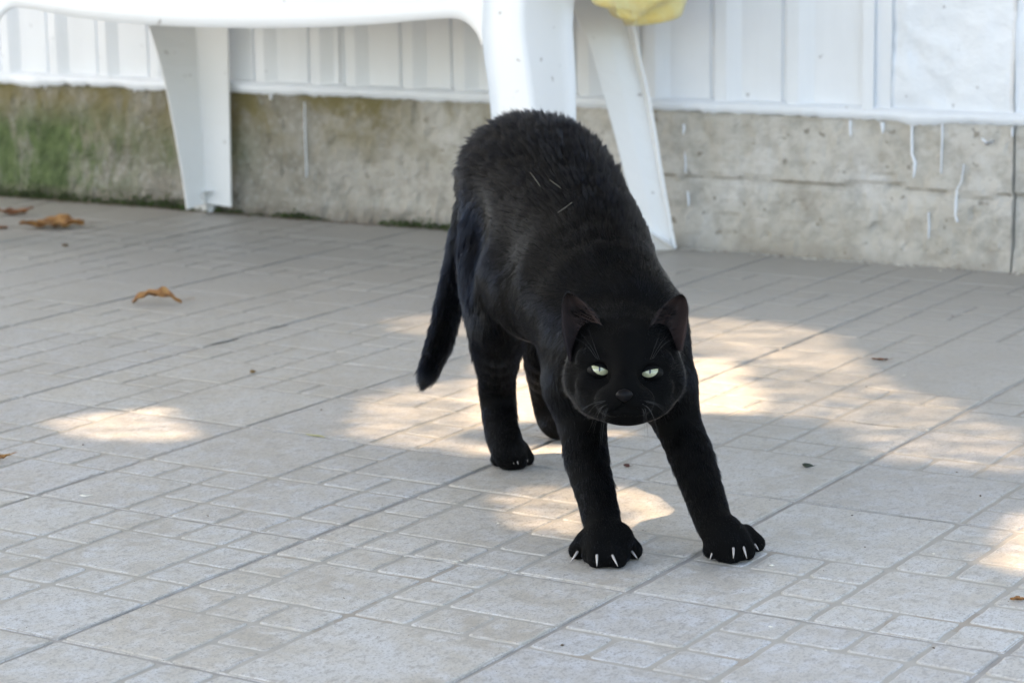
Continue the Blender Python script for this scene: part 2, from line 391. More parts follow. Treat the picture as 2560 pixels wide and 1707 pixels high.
# paint runs
def drip(path, w):
    V, Fc = [], []
    y = WY-.0040
    for k, (x, z) in enumerate(path):
        ww = (w[k] if isinstance(w, (list, tuple)) else w)*.78
        V += [(x-ww, y+.003, z), (x-ww*.5, y-.0004, z), (x+ww*.5, y-.0004, z), (x+ww, y+.003, z)]
    for k in range(len(path)-1):
        for b in range(3): Fc.append((4*k+b, 4*k+4+b, 4*k+5+b, 4*k+1+b))
    V.append((path[-1][0], y+.001, path[-1][1]-.003)); q = len(V)-1; l = 4*(len(path)-1)
    Fc += [(l+b, q, l+b+1) for b in range(3)]
    mesh_obj('paint_drip', V, Fc, M_DRIP, wall, smooth=True)
def pxdrip(pts, w): drip([(onY(u, v, WY)[0], onY(u, v, WY)[2]) for u, v in pts], w)
pxdrip([(2281, 300), (2281, 340), (2281, 385), (2288, 405), (2287, 430), (2285, 441)], [.0028, .0024, .0024, .0032, .0022, .0018])
pxdrip([(2357, 310), (2357, 345), (2355, 395), (2354, 430)], [.0016, .0016, .0012, .0010])
pxdrip([(2411, 410), (2406, 450), (2394, 475), (2391, 500), (2390, 535), (2394, 552)], [.0006, .0012, .0018, .0022, .0022, .0028])
pxdrip([(2127, 300), (2127, 320), (2128, 336)], [.0028, .0022, .0024])
pxdrip([(2532, 318), (2532, 330), (2532, 339)], .0016)
pxdrip([(1711, 310), (1712, 322), (1710, 333)], [.0018, .0026, .0014])
pxdrip([(1714, 380), (1716, 400), (1716, 430)], [.0010, .0014, .0010])
pxdrip([(1721, 478), (1723, 500), (1723, 512)], [.0012, .0018, .0016])
pxdrip([(2206, 305), (2208, 320), (2208, 330)], [.005, .0035, .0015])
pxdrip([(116, 205), (116, 218)], .002); pxdrip([(338, 215), (339, 228)], .002); pxdrip([(679, 232), (679, 246)], .003)
pxdrip([(764, 255), (765, 330), (768, 400), (769, 440)], [.0006, .0008, .0006, .0004])
pxdrip([(2323, 530), (2324, 570), (2323, 592)], [.0010, .0013, .0010])
pxdrip([(2455, 345), (2470, 362), (2485, 350)], [.003, .006, .004])

# added board above the wall (outside the picture) to shade the floor near it
blocker = tag(empty('light_blocker', (-.85, 1.1, 2.30)), 'added board above the white wall, outside the picture, shading the floor below', 'sky_blocker')
v, f = box(-4.2, 2.6, .25, 1.66, 2.30, 2.38); mesh_obj('blocker_slab', v, f, M_PAINT, blocker)
v, f = box(-4.2, 2.6, .22, .249, 2.24, 2.40); mesh_obj('blocker_lip', v, f, M_PAINT, blocker)

# moss and grit along the foot of the wall
V, Fc = [], []
def blob(c, r, sx=1., sz=1.):
    k = len(V); ang = random.random()*6.28
    pts = [(1, 0, 0), (0, 1, 0), (-1, 0, 0), (0, -1, 0), (0, 0, 1), (0, 0, -1)]
    for p in pts:
        j = r*random.uniform(.6, 1.3); x = p[0]*math.cos(ang)-p[1]*math.sin(ang); y = p[0]*math.sin(ang)+p[1]*math.cos(ang)
        V.append((c[0]+x*j*sx, c[1]+y*j, c[2]+p[2]*j*sz))
    for a, b in ((0, 1), (1, 2), (2, 3), (3, 0)): Fc.append((k+a, k+b, k+4)); Fc.append((k+b, k+a, k+5))
for _ in range(9000):
    x = random.uniform(-3.0, -1.05) if random.random() < .93 else random.uniform(-1.05, -.75)
    dens = float(vnoise2(x*9, 0., 12))*.7+float(vnoise2(x*30, 0., 13))*.5
    if x > -1.55: dens -= .30
    if random.random() > dens-.12: continue
    h = abs(random.gauss(0, .010 if x < -1.7 else .006))*dens*1.4
    blob((x, WY-.006-abs(random.gauss(0, .005)), h*.9+.001), random.uniform(.0010, .0026))
tag(mesh_obj('moss', V, Fc, M_MOSS), kind='stuff')
V, Fc = [], []
for _ in range(2600):
    x = random.uniform(-3.0, .3); 
    if x > -1.0 and random.random() < .82: continue
    blob((x, WY-.010-abs(random.gauss(0, .008)), .0008), random.uniform(.0005, .0019), 1.3, .5)
tag(mesh_obj('grit', V, Fc, mat_simple('earth_grit', (.17, .115, .08), .95, var=.6, nscale=200)), kind='stuff')

# ------------------------------------------------------------------ white plastic table
YF, YR = 1.085, 1.485
tbl = tag(empty('garden_table', (-1.22, 1.29, 0)), 'low white moulded plastic garden table with arched apron standing against the wall', 'table')
def cat_rom(pts, n):
    out = []
    P = [np.array(p, float) for p in pts]; P = [2*P[0]-P[1]]+P+[2*P[-1]-P[-2]]
    for k in range(1, len(P)-2):
        for q in range(n):
            t = q/n; out.append(.5*((2*P[k])+(-P[k-1]+P[k+1])*t+(2*P[k-1]-5*P[k]+4*P[k+1]-P[k+2])*t*t+(-P[k-1]+3*P[k]-3*P[k+1]+P[k+2])*t**3))
    out.append(P[-2]); return out
def solidify(name, grid, thick, mat, parent, inward, smooth=True):
    """grid: list of rows of points (outer skin); inner skin offset by -normal*thick towards 'inward' side."""
    nr, nc = len(grid), len(grid[0]); A = np.array(grid, float)
    du = np.gradient(A, axis=0); dv = np.gradient(A, axis=1); N = np.cross(du, dv); N /= (np.linalg.norm(N, axis=2, keepdims=True)+1e-12)
    s = np.sign((N*np.asarray(inward)).sum(axis=2).mean()) or 1
    B = A+N*s*thick
    V = list(A.reshape(-1, 3))+list(B.reshape(-1, 3)); off = nr*nc; Fc = []
    idx = lambda a, b: a*nc+b
    for a in range(nr-1):
        for b in range(nc-1):
            q = (idx(a, b), idx(a+1, b), idx(a+1, b+1), idx(a, b+1)); Fc.append(q if s < 0 else q[::-1])
            q = tuple(off+x for x in q); Fc.append(q[::-1] if s < 0 else q)
    for a in range(nr-1):
        Fc.append((idx(a, 0), idx(a+1, 0), off+idx(a+1, 0), off+idx(a, 0))); Fc.append((idx(a, nc-1), off+idx(a, nc-1), off+idx(a+1, nc-1), idx(a+1, nc-1)))
    for b in range(nc-1):
        Fc.append((idx(0, b), off+idx(0, b), off+idx(0, b+1), idx(0, b+1))); Fc.append((idx(nr-1, b), idx(nr-1, b+1), off+idx(nr-1, b+1), off+idx(nr-1, b)))
    return mesh_obj(name, V, Fc, mat, parent, smooth=smooth)
# front apron: the strip between the arch edge and the table top
ZT = .425
arch = cat_rom([(-30, 95), (-8, 55), (10, 30), (30, 20), (60, 22), (110, 30), (200, 46), (330, 60), (480, 68), (640, 71), (800, 68), (950, 60), (1060, 50), (1125, 46), (1155, 52), (1180, 70), (1198, 95), (1208, 122)], 6)
rows = []
for k in range(7):
    t = k/6
    rows.append([])
    for (u, v) in arch:
        q = onY(u, v, YF+.002); zz = q[2]+(ZT-q[2])*t
        rows[-1].append((q[0], YF+.002+.012*(zz-.33)/.1, zz))
solidify('apron', rows, .0035, M_PLASTIC, tbl, (0, 1, 0))
# front right leg: flange in the apron plane, rounded corner, end flange
legL = [(1208, 122), (1214, 160), (1223, 204), (1232, 294), (1246, 400), (1262, 520), (1284, 690)]
legC = [(1300, 60), (1308, 110), (1318, 163), (1332, 259), (1346, 400), (1362, 540), (1380, 722)]
rows = []
top_c = onY(1304, 0, YF)
def leg_rows(Lx, Lc, yf, wtop, wbot, sgn, ysgn, z_ap):
    out = []
    for k in range(10):
        t = k/9
        z = ZT+(0-ZT)*t
        out.append(z)
    return out
# work in metres on the front plane
def lerp_path(path, z):
    P = sorted([(onY(u, v, YF)[2], onY(u, v, YF)[0]) for u, v in path])
    return float(np.interp(z, [p[0] for p in P], [p[1] for p in P]))
xbC = G(1382, 728)[0]
zs = [ZT, .385, .36, .335, .30, .26, .22, .18, .13, .08, .03, 0.0]
grid = []
for z in zs:
    xl = lerp_path(legL, max(z, onY(1284, 690, YF)[2])); xc = lerp_path(legC, max(z, onY(1380, 722, YF)[2]))
    if z > .334: xl = onY(1208, 122, YF)[0]-.002
    yy = YF+.012*(z-.33)/.1*(1 if z > .33 else .3)
    we = .062+.070*(z/ZT)                                     # end flange depth
    row = [(xl+(xc-.006-xl)*q, yy, z) for q in (0, .35, .7, 1)]
    row += [(xc-.002, yy+.0012, z), (xc+.0012, yy+.004, z), (xc+.002, yy+.010, z)]
    row += [(xc+.002+.004*q, yy+.010+(we-.010)*q, z) for q in (.33, .66, 1)]
    grid.append(row)
solidify('leg', grid, .0035, M_PLASTIC, tbl, (-1, 1, 0))
# front left leg (mirror, mostly outside the picture)
xm = (onY(-8, 55, YF)[0]+onY(1198, 95, YF)[0])/2
solidify('leg', [[(2*xm-p[0]-.006, YF+(p[1]-YF)*(.22 if p[1]-YF > .014 else 1), p[2]) for p in r] for r in grid], .0035, M_PLASTIC, tbl, (1, 1, 0))
# back left leg: an angle whose hollow faces the room, with a small foot plug
def leg_from_px(cols, ys, name='leg'):
    g = []
    for r in range(len(cols[0])):
        g.append([tuple(onY(c[r][0], c[r][1], y[r])) for c, y in zip(cols, ys)])
    return g
n = 9
def pxline(a, b, k=n): return [(a[0]+(b[0]-a[0])*q/(k-1), a[1]+(b[1]-a[1])*q/(k-1)) for q in range(k)]
def curve_px(pts, k=n):
    P = cat_rom(pts, 8); v = [p[1] for p in P]; vs = np.linspace(v[0], v[-1], k); return [(float(np.interp(x, v, [p[0] for p in P])), float(x)) for x in vs]
cL = curve_px([(330, -60), (352, 10), (371, 64), (398, 150), (419, 236), (452, 410), (468, 524)], 14)
cF = pxline((483, -50), (515, 508), 14); cR = pxline((566, -55), (577, 518), 14)
lw = solidify('leg', leg_from_px([cL, cF, cR], [[YR-.065+.035*q/13 for q in range(14)], [YR]*14, [YR+.004]*14]), .004, M_PLASTIC, tbl, (-1, 1, 0), smooth=False)
a0, c0, b0 = G(470, 525), G(519, 531), G(576, 521)
c0t = onY(521, 473, c0[1])
V = [a0, c0, b0, onY(509, 480, YR-.02), onY(533, 480, YR-.003), c0t+np.array([-.008, 0, 0]), c0t+np.array([.006, .004, 0]), c0+np.array([.008, .005, 0])]
V = [tuple(x) for x in V]
mesh_obj('foot_plug', [V[0], V[1], V[7], V[2], V[3], V[5], V[6], V[4]], [(0, 1, 5, 4), (1, 2, 6, 5), (2, 3, 7, 6), (4, 5, 6, 7), (0, 4, 5)], M_PLASTIC, tbl)
# back right leg, seen on its broad face with a narrow rim
cA = curve_px([(1395, -60), (1430, 20), (1473, 109), (1511, 245), (1541, 354), (1558, 425), (1592, 550), (1607, 565)], 14)
cB = curve_px([(1530, -60), (1550, 20), (1566, 68), (1588, 163), (1607, 231), (1625, 327), (1647, 440), (1672, 560), (1679, 618)], 14)
cE = curve_px([(1552, -60), (1568, 20), (1582, 68), (1600, 163), (1613, 218), (1634, 327), (1652, 440), (1673, 560), (1685, 622)], 14)
yA = [1.40+.055*q/13 for q in range(14)]; yB = [1.452+.02*q/13 for q in range(14)]; yE = [1.440+.022*q/13 for q in range(14)]
solidify('leg', leg_from_px([cA, [(a[0]*.5+b[0]*.5, a[1]*.5+b[1]*.5) for a, b in zip(cA, cB)], cB, cE], [yA, [(p+q)/2-.003 for p, q in zip(yA, yB)], yB, yE]), .004, M_PLASTIC, tbl, (-1, 1, 0), smooth=False)
p = [onY(1610, 572, 1.449), G(1618, 625), G(1683, 625), onY(1680, 616, 1.455)]
back = [q+np.array([-.006, .022, 0]) for q in p]
mesh_obj('foot_plug', p+back, [(0, 1, 2, 3), (7, 6, 5, 4), (0, 4, 5, 1), (2, 6, 7, 3), (3, 7, 4, 0), (1, 5, 6, 2)], M_PLASTIC, tbl)
# end aprons, back apron and top (above the frame)
xr = onY(1330, -30, YF)[0]; xl = 2*xm-xr
v, f = box(xl-.004, xr+.006, YF-.004, YR+.018, ZT, ZT+.018); mesh_obj('table_top', v, f, M_PLASTIC, tbl)
v, f = box(xr-.012, xr-.008, YF+.13, YR-.02, ZT-.035, ZT-.0005); mesh_obj('apron', v, f, M_PLASTIC, tbl)
v, f = box(xl+.01, xl+.014, YF+.13, YR-.02, ZT-.035, ZT-.0005); mesh_obj('apron', v, f, M_PLASTIC, tbl)
v, f = box(xl+.12, xr-.12, YR+.004, YR+.008, ZT-.05, ZT-.0005); mesh_obj('apron', v, f, M_PLASTIC, tbl)

# yellow towel hanging over the right end of the table
XT = xr+.018
outl = [(1462, -40), (1466, 5), (1478, 18), (1500, 24), (1525, 40), (1548, 51), (1572, 60), (1600, 64), (1628, 60), (1655, 47), (1672, 28), (1688, -2), (1700, -40)]
bot = cat_rom(outl, 5); nb = len(bot); rows = []
for k in range(15):
    t = k/14; row = []
    for q, (u, v) in enumerate(bot):
        s = q/(nb-1)
        base = onX(u, v, XT); ztop = ZT+.030
        hang = t                                             # 0 at the hem, 1 over the table edge
        z = base[2]+(ztop-base[2])*hang
        y = base[1]+(1.10+.27*s-base[1])*hang*.5
        fold = .016*math.sin(s*9+1.4*hang)+.006*math.sin(s*23+3)+.022*math.exp(-((s-.42-.9*hang)/.06)**2)-.012*math.exp(-((s-.55-.9*hang)/.04)**2)
        x = XT+.012+fold*(.5+.5*math.sin(hang*2.2+.6))-.010*(1-min(1, hang*5))**2*0
        row.append((x, y, z))
    rows.append(row)
hem = []
for k in (2, 1):                                             # the hem rolls back under
    hem.append([(x-.016+.003*k, y, z+.004+.006*k) for (x, y, z) in rows[0]])
rows = hem+[[(x-.007, y, z-.001) for (x, y, z) in rows[0]]]+rows
rows += [[(x-.05*k, y, ZT+.034) for (x, y, z) in rows[-1]] for k in (1,)]+[[(x-.12, y, ZT+.031) for (x, y, z) in rows[-1]]]
tw = solidify('towel', rows, .007, M_TOWEL, None, (-1, 0, 0))
tag(tw, 'soft yellow towel hanging folded over the right end of the white table', 'towel')

# ------------------------------------------------------------------ fallen leaves and small things
def dry_leaf(name, c, L, Wd, ang, curl, lobes, mat, label, seed, twist=.0, stem=True, lift=.0):
    r = random.Random(seed); nL, nW = 26, 9; V, Fc = [], []
    for a in range(nL+1):
        t = a/nL
        w = Wd*math.sin(math.pi*min(1, t*.97+.02))**.7*(.62+.75*float(vnoise2(t*lobes*2.2+seed, seed*1.7, seed))+.25*float(vnoise2(t*19, seed*.3, seed+3)))
        for b in range(nW+1):
            s = b/nW*2-1
            x = (t-.5)*L+.10*L*abs(s)*s*math.sin(t*9+seed)*.5; y = s*w
            z = curl*4*(t-.5)**2*L+abs(s)**1.5*w*.42+L*(.016*math.sin(t*17+s*3+seed)+.022*math.sin(t*9-s*5+seed*2)+.008*math.sin(t*31+seed))
            if curl < 0: z += abs(curl)*L
            V.append((x, y*math.cos(twist*t), z+y*math.sin(twist*t)*.5))
        if a: Fc += [((a-1)*(nW+1)+b, a*(nW+1)+b, a*(nW+1)+b+1, (a-1)*(nW+1)+b+1) for b in range(nW)]
    if stem:                                                   # stalk and raised midrib
        k0 = len(V); Ls_ = min(.018, L*.28)
        for a in range(9):
            q = a/8; x = L*.5+Ls_*q; z = V[nL*(nW+1)+nW//2][2]+Ls_*.18*math.sin(q*2.2)
            V += [(x, -.0009+.002*q*q, z), (x, .0009+.002*q*q, z)]
            if a: Fc.append((k0+2*a-2, k0+2*a, k0+2*a+1, k0+2*a-1))
    V = np.array(V); ca, sa = math.cos(ang), math.sin(ang)
    V = np.stack([V[:, 0]*ca-V[:, 1]*sa, V[:, 0]*sa+V[:, 1]*ca, V[:, 2]-V[:, 2].min()+.0006+lift], 1)
    k = len(V); W2 = V.copy(); W2[:, 2] += .0007
    allV = np.concatenate([V, W2]); F2 = Fc+[tuple(k+x for x in f[::-1]) for f in Fc]
    o = mesh_obj(name, allV+np.array([c[0], c[1], 0]), F2, mat, None, smooth=True, loc=(c[0], c[1], 0))
    tag(o, label, 'leaf', 'fallen dry leaves on the patio'); return o
aR = YAW
g = G(392, 760); dry_leaf('dry_leaf', g, .064, .010, aR-.12, -.16, 3, M_LEAF, 'curled ochre leaf arching off the tiles, nearest the middle of the patio', 3, .9)
g = G(132, 570); dry_leaf('dry_leaf', g, .100, .017, aR-.03, .05, 4, M_LEAF, 'large crinkled brown oak leaf lying before the mossy wall foot', 7, .4)
g = G(35, 537); dry_leaf('dry_leaf', g, .062, .010, aR+.05, .16, 3, M_LEAF2, 'dark red brown leaf with a raised tip, closest to the wall', 11, .3)
g = G(4, 574); dry_leaf('dry_leaf', g, .022, .007, aR, .10, 2, M_LEAF2, 'small dull leaf scrap half cut off by the left picture edge', 17, .2)
g = G(-8, 1152); dry_leaf('dry_leaf', g, .026, .004, aR+.5, .12, 2, M_LEAF, 'tiny orange leaf with a dark stalk, on the light tiles far from the wall', 19, .2)
g = G(2548, 1502); dry_leaf('dry_leaf', g, .013, .0022, aR, .04, 2, M_LEAF, 'bright orange sliver of leaf beside the sunny patch on the near tiles', 23, .2)
g = G(2200, 902); dry_leaf('dry_leaf', g, .018, .0012, aR-.3, .03, 1, M_LEAF2, 'thin brown leaf stalk lying in the sunlit tiles beyond the cat', 29, .2)
def crumb(name, u, v, r, label, cat, mat, seed, sx=1.5, sy=1., sz=.8):
    rr = random.Random(seed); c = G(u, v); V, Fc = [], []; n1, n2 = 6, 9
    for a in range(n1+1):
        for b in range(n2):
            th = math.pi*a/n1; ph = 2*math.pi*b/n2; k = r*(1+.28*math.sin(3*ph+seed)*math.sin(th)+rr.uniform(-.12, .12))
            V.append((c[0]+k*sx*math.sin(th)*math.cos(ph+.5), c[1]+k*sy*math.sin(th)*math.sin(ph+.5), r*sz*(1+math.cos(th))+.0003))
    for a in range(n1):
        for b in range(n2): q = (b+1) % n2; Fc.append((a*n2+b, (a+1)*n2+b, (a+1)*n2+q, a*n2+q))
    # small spiky tail
    k = len(V); V += [(c[0]+r*sx*1.0, c[1], r*.6), (c[0]+r*sx*2.0, c[1]+r*.8, r*1.3), (c[0]+r*sx, c[1]+r*.5, r*.9)]; Fc.append((k, k+1, k+2))
    tag(mesh_obj(name, V, Fc, mat, None, smooth=True, loc=(c[0], c[1], 0)), label, cat)
crumb('seed_husk', 1568, 1168, .0021, 'dark red seed husk on the tile between the front legs of the cat', 'seed', mat_simple('husk', (.07, .02, .015), .5, var=.5, nscale=200), 5)
crumb('dead_bud', 2017, 1168, .0023, 'small dark green curled bud on the shaded tile right of the cat', 'bud', mat_simple('bud', (.03, .04, .025), .7, var=.4, nscale=200), 8, 2.2)
crumb('brown_seed', 631, 933, .0024, 'round ochre seed on the grey tiles left of the tail', 'seed', mat_simple('seed', (.17, .10, .03), .6, var=.4, nscale=200), 2)
crumb('dirt_crumb', 163, 617, .0030, 'dark crumb of dirt in front of the large brown leaf', 'crumb', M_DEBRIS, 12, 2.0)
V, Fc = [], []
for (u, v, r) in [(803, 1025, .0013), (878, 1030, .0010), (1343, 1076, .0008), (2451, 1240, .0012), (2392, 1181, .0010), (2130, 1289, .0010), (2166, 967, .0010), (733, 682, .0013), (1391, 1083, .0007), (1418, 1272, .0008), (208, 1112, .0010), (1406, 1613, .0012), (2162, 1367, .0008), (2335, 1620, .0012), (2381, 792, .0016), (1955, 640, .0018), (520, 1290, .0010), (955, 1262, .0007), (1250, 1050, .0007), (860, 1495, .0009)]:
    g = G(u, v); blob((g[0], g[1], r*.4), r, 1.5, .6)
for _ in range(420):
    g = G(random.uniform(-50, 2600), random.uniform(560, 1700)); blob((g[0], g[1], .0002), random.uniform(.0002, .0005), 1.5, .6)
tag(mesh_obj('dark_grit', V, Fc, M_DEBRIS), kind='stuff')
V, Fc = [], []
for (u, v, r) in [(67, 1243, .0017), (1012, 1391, .0013), (1921, 639, .0022), (2334, 1384, .0011), (335, 1048, .0013), (2260, 939, .0017), (1927, 1567, .0014), (1140, 1405, .0016), (1155, 1402, .0013), (1930, 1414, .0016), (2351, 677, .0022), (2543, 688, .0025), (1245, 1308, .0009), (2065, 1625, .0012), (2318, 1075, .0018), (2180, 1146, .0013)]:
    g = G(u, v); blob((g[0], g[1], r*.3), r, 1.6, .5)
for k in range(60):
    u = random.uniform(1700, 2300); g = onY(u, 0, WY-.016); blob((g[0], WY-.014-random.random()*.006, .0004), random.uniform(.0008, .0022), 3.2, .4)
tag(mesh_obj('pale_crumbs', V, Fc, M_PALE), kind='stuff')
# grass blade and dried wisps lying in the joints
def wisp(pts, r, mat, label, cat='straw', name='straw'):
    P = cat_rom([G(u, v)+np.array([0, 0, .0012]) for u, v in pts], 4); V, Fc = [], []
    for k, p in enumerate(P):
        w = r*(math.sin(math.pi*(k+.6)/(len(P)+.2))**.5)
        V += [p+np.array([0, -w, 0]), p+np.array([0, 0, w]), p+np.array([0, w, 0])]
        if k: Fc += [(3*k-3, 3*k, 3*k+1, 3*k-2), (3*k-2, 3*k+1, 3*k+2, 3*k-1), (3*k-1, 3*k+2, 3*k, 3*k-3)]
    tag(mesh_obj(name, V, Fc, mat), label, cat)
wisp([(200, 1241), (215, 1243), (232, 1240)], .0010, M_PALE, 'short pale wisp lying on the left tiles below the sun patch')
wisp([(765, 1088), (785, 1092), (800, 1093), (812, 1096)], .0010, mat_simple('dry_grass', (.35, .33, .12), .8, var=.2), 'thin yellow green grass blade lying in the tile joint', 'grass blade', 'grass_blade')
wisp([(528, 865), (560, 860), (598, 850)], .0014, mat_simple('joint_gap', (.05, .05, .04), .9, var=.2), 'dark strip lying in a joint left of the tail', 'dark_strip', 'dark_strip')  # dark strips set where the joints gap open
wisp([(668, 826), (690, 822), (720, 815)], .0010, bpy.data.materials['joint_gap'], 'smaller dark strip nearer the wall left of the tail', 'dark_strip', 'dark_strip')

# ------------------------------------------------------------------ the cat: one smooth body grown from blended limbs
def in_poly(P, poly):
    x, y = P[..., 0], P[..., 1]; ins = np.zeros(x.shape, bool); n = len(poly)
    for k in range(n):
        x0, y0 = poly[k]; x1, y1 = poly[(k+1) % n]
        c = ((y0 > y) != (y1 > y)) & (x < (x1-x0)*(y-y0)/(y1-y0+1e-12)+x0); ins ^= c
    return ins
S = 1.0884                                # the silhouette was measured on a 2352 px view
def A(u, v, D): return at(u*S, v*S, D)
HH = .0021
PR = []                                    # primitives: ('cap', a, b, ra, rb, k, flow, len)
def cap(a, b, ra, rb, k=.012, L=.006, flow=None, lift=.30):
    a, b = np.asarray(a, float), np.asarray(b, float)
    f = (b-a) if flow is None else np.asarray(flow, float); n = np.linalg.norm(f); f = f/n if n > 1e-9 else np.array([0, 0, -1.])
    PR.append(dict(t='cap', a=a, b=b, ra=ra, rb=rb, k=k, f=f, L=L, lift=lift))
def chain(pts, rads, k, Ls, bias=None, lift=.30):
    q4 = cat_rom([np.append(np.asarray(p, float), r) for p, r in zip(pts, rads)], 3)      # spline through the joints
    Ls = [Ls[min(len(Ls)-1, i//3)] for i in range(len(q4)-1)]; pts = [q[:3] for q in q4]; rads = [float(q[3]) for q in q4]
    fs = [(pts[i+1]-pts[i])/np.linalg.norm(pts[i+1]-pts[i])+(0 if bias is None else np.array(bias)) for i in range(len(pts)-1)]
    PR.append(dict(t='chain', pts=pts, r=list(rads), k=k, fs=fs, Ls=Ls, lift=lift))
def ell(c, r, axes, k=.012, L=.004, flow=(0, 0, -1), lift=.25):
    f = np.asarray(flow, float); PR.append(dict(t='ell', c=np.asarray(c, float), r=np.asarray(r, float), ax=np.asarray(axes, float), k=k, f=f/np.linalg.norm(f), L=L, lift=lift))
HX, HZ = _R0, np.array([0, 0, 1.]); HY = -np.cross(HX, HZ)*-1
HY = np.cross(HZ, HX)                      # away from the camera
HEADAX = np.array([math.cos(.05)*HX-math.sin(.05)*HZ, HY, math.sin(.05)*HX+math.cos(.05)*HZ])
TOP = A(1215, 402, 2.24)
sp = [A(1188, 434, 2.27), A(1214, 424, 2.23), A(1260, 444, 2.17), A(1306, 516, 2.10), A(1348, 592, 2.045), A(1382, 678, 1.985)]
rs = [.057, .0600, .0595, .0575, .0565, .0500]
chain(sp[::-1], [r-.0005 for r in rs[::-1]], .02, [.008, .008, .009, .011, .012], (0, 0, -.25), .26)     # spine, fur runs from the neck to the rump
back = sp[0]-sp[5]; back /= np.linalg.norm(back)
TORSO = [(sp[k], sp[k+1], rs[k]-.004) for k in range(5)]
dn = back*.6+np.array([0, 0, -1.])
cap(A(1250, 560, 2.13), A(1215, 640, 2.10), .050, .045, .02, .008, dn, .2)          # flank and belly
cap(A(1318, 660, 2.03), A(1242, 682, 2.07), .050, .040, .02, .007, dn, .2)
cap(A(1385, 770, 1.97), A(1330, 700, 2.02), .047, .048, .02, .007, dn, .2)
cap(A(1415, 795, 1.955), A(1415, 805, 1.95), .0480, .046, .02, .007, (0, 0, -1), .2)     # chest
cap(A(1422, 700, 1.985), A(1434, 765, 1.955), .041, .041, .02, .008, back*1.0+np.array([0, 0, -.3]), .28)   # neck
cap(A(1440, 740, 1.955), A(1436, 820, 1.935), .042, .043, .018, .006, back*1.0+np.array([0, 0, -.5]))
# scapulae
cap(A(1338, 735, 1.985), A(1330, 880, 1.965), .034, .0255, .02, .006, (0, 0, -1), .2); cap(A(1478, 740, 1.98), A(1520, 880, 1.95), .031, .0260, .02, .006, (0, 0, -1), .2)
# right fore leg (left in the picture)
fl = lambda p, q: (np.asarray(q)-np.asarray(p))
w1 = G(1512, 1362)+np.array([0, 0, .024])
P1 = [A(1319, 885, 1.965), A(1336, 965, 1.965), A(1349, 1060, 1.935), A(1372, 1150, 1.905), A(1386, 1212, 1.885)]
R1 = [.0245, .0194, .0172, .0148, .0138]
w1 = A(1388, 1240, 1.872); chain(P1+[w1], R1+[.0150], .012, [.0055]*4+[.004])
P2 = [A(1529, 890, 1.95), A(1554, 965, 1.955), A(1592, 1060, 1.93), A(1622, 1150, 1.905), A(1640, 1200, 1.888)]
R2 = [.0245, .0186, .0170, .0148, .0135]
w2 = A(1662, 1228, 1.874); chain(P2+[w2], R2+[.0148], .012, [.0055]*4+[.004])
def paw(w, toes, rt, L=.0025, kn=.004):
    fwd = None
    tc_ = [G(u, v) for u, v, r in toes]
    for i in range(3):
        m_ = (tc_[i]+tc_[i+1])/2; e_ = .80 if i != 1 else .70; m_ = m_*e_+np.array([w[0], w[1], 0])*(1-e_); m_[2] = .0085; cap(w, m_, .0105, .0076, .006, L)
    for (u, v, r) in toes:
        g = G(u, v); f = CAM-g; f[2] = 0; f /= np.linalg.norm(f)
        tip = g-f*r*.75+np.array([0, 0, r*.92]); d = tip-w; d[2] = 0
        kn_ = w+d*.66; kn_[2] = .0165+.003*(r > .0085)
        cap(w, kn_, .0108, r*1.02, .005, L); cap(kn_, tip, r*1.08, r, .0018, L)
paw(w1, [(1445, 1402, .0078), (1492, 1424, .0080), (1544, 1424, .0080), (1583, 1402, .0078)], .009)
paw(w2, [(1781, 1401, .0080), (1826, 1413, .0080), (1864, 1405, .0080), (1890, 1384, .0076)], .009)
cap(A(1428, 1222, 1.874), A(1436, 1240, 1.868), .0070, .0060, .006, .004)      # dew claw pads
cap(w1, (w1+G(1515, 1410))/2+np.array([0, 0, .0]), .0125, .0105, .008, .0025); cap(w2, (w2+G(1840, 1400))/2, .0125, .0105, .008, .0025)
# right hind leg (front one in the picture)
H = [A(1192, 510, 2.215), A(1166, 635, 2.16), A(1147, 735, 2.125), A(1142, 830, 2.17), A(1143, 905, 2.205), A(1150, 975, 2.19), A(1164, 1030, 2.165)]
RH = [.055, .043, .0285, .0185, .0158, .0148, .0150]
chain(H, RH, .014, [.010]*3+[.0055]*3, (0, 0, -.6))
paw(H[6]*.6+(G(1272, 1165)+np.array([0, 0, .018]))*.4, [(1248, 1170, .0082), (1271, 1177, .0088), (1295, 1177, .0088), (1315, 1168, .0080)], .009)
# left hind leg (beyond)
K = [A(1290, 560, 2.24), A(1290, 700, 2.22), A(1262, 800, 2.22), A(1258, 880, 2.27), A(1268, 940, 2.285), A(1280, 972, 2.275)]
RK = [.045, .034, .0245, .0172, .0160, .0155]
chain(K, RK, .014, [.006]*5, (0, 0, -.4))
paw(K[5], [(1384, 1086, .0080), (1398, 1092, .0086), (1422, 1092, .0086), (1440, 1087, .0080)], .009)
# tail
TL = [A(1120, 440, 2.29), A(1086, 480, 2.315), A(1062, 560, 2.325), A(1044, 650, 2.325), A(1028, 720, 2.32), A(1009, 790, 2.31), A(988, 845, 2.30), A(977, 872, 2.30)]
RT = [.022, .0155, .0135, .0130, .0125, .0115, .0090, .0058]
chain(TL, RT, .010, [.0085]*7, None, .34)
TORSO += [(TL[k], TL[k+1], RT[k]-.011) for k in range(1, 7)]+[(H[0], H[1], .040), (H[1], H[2], .022)]
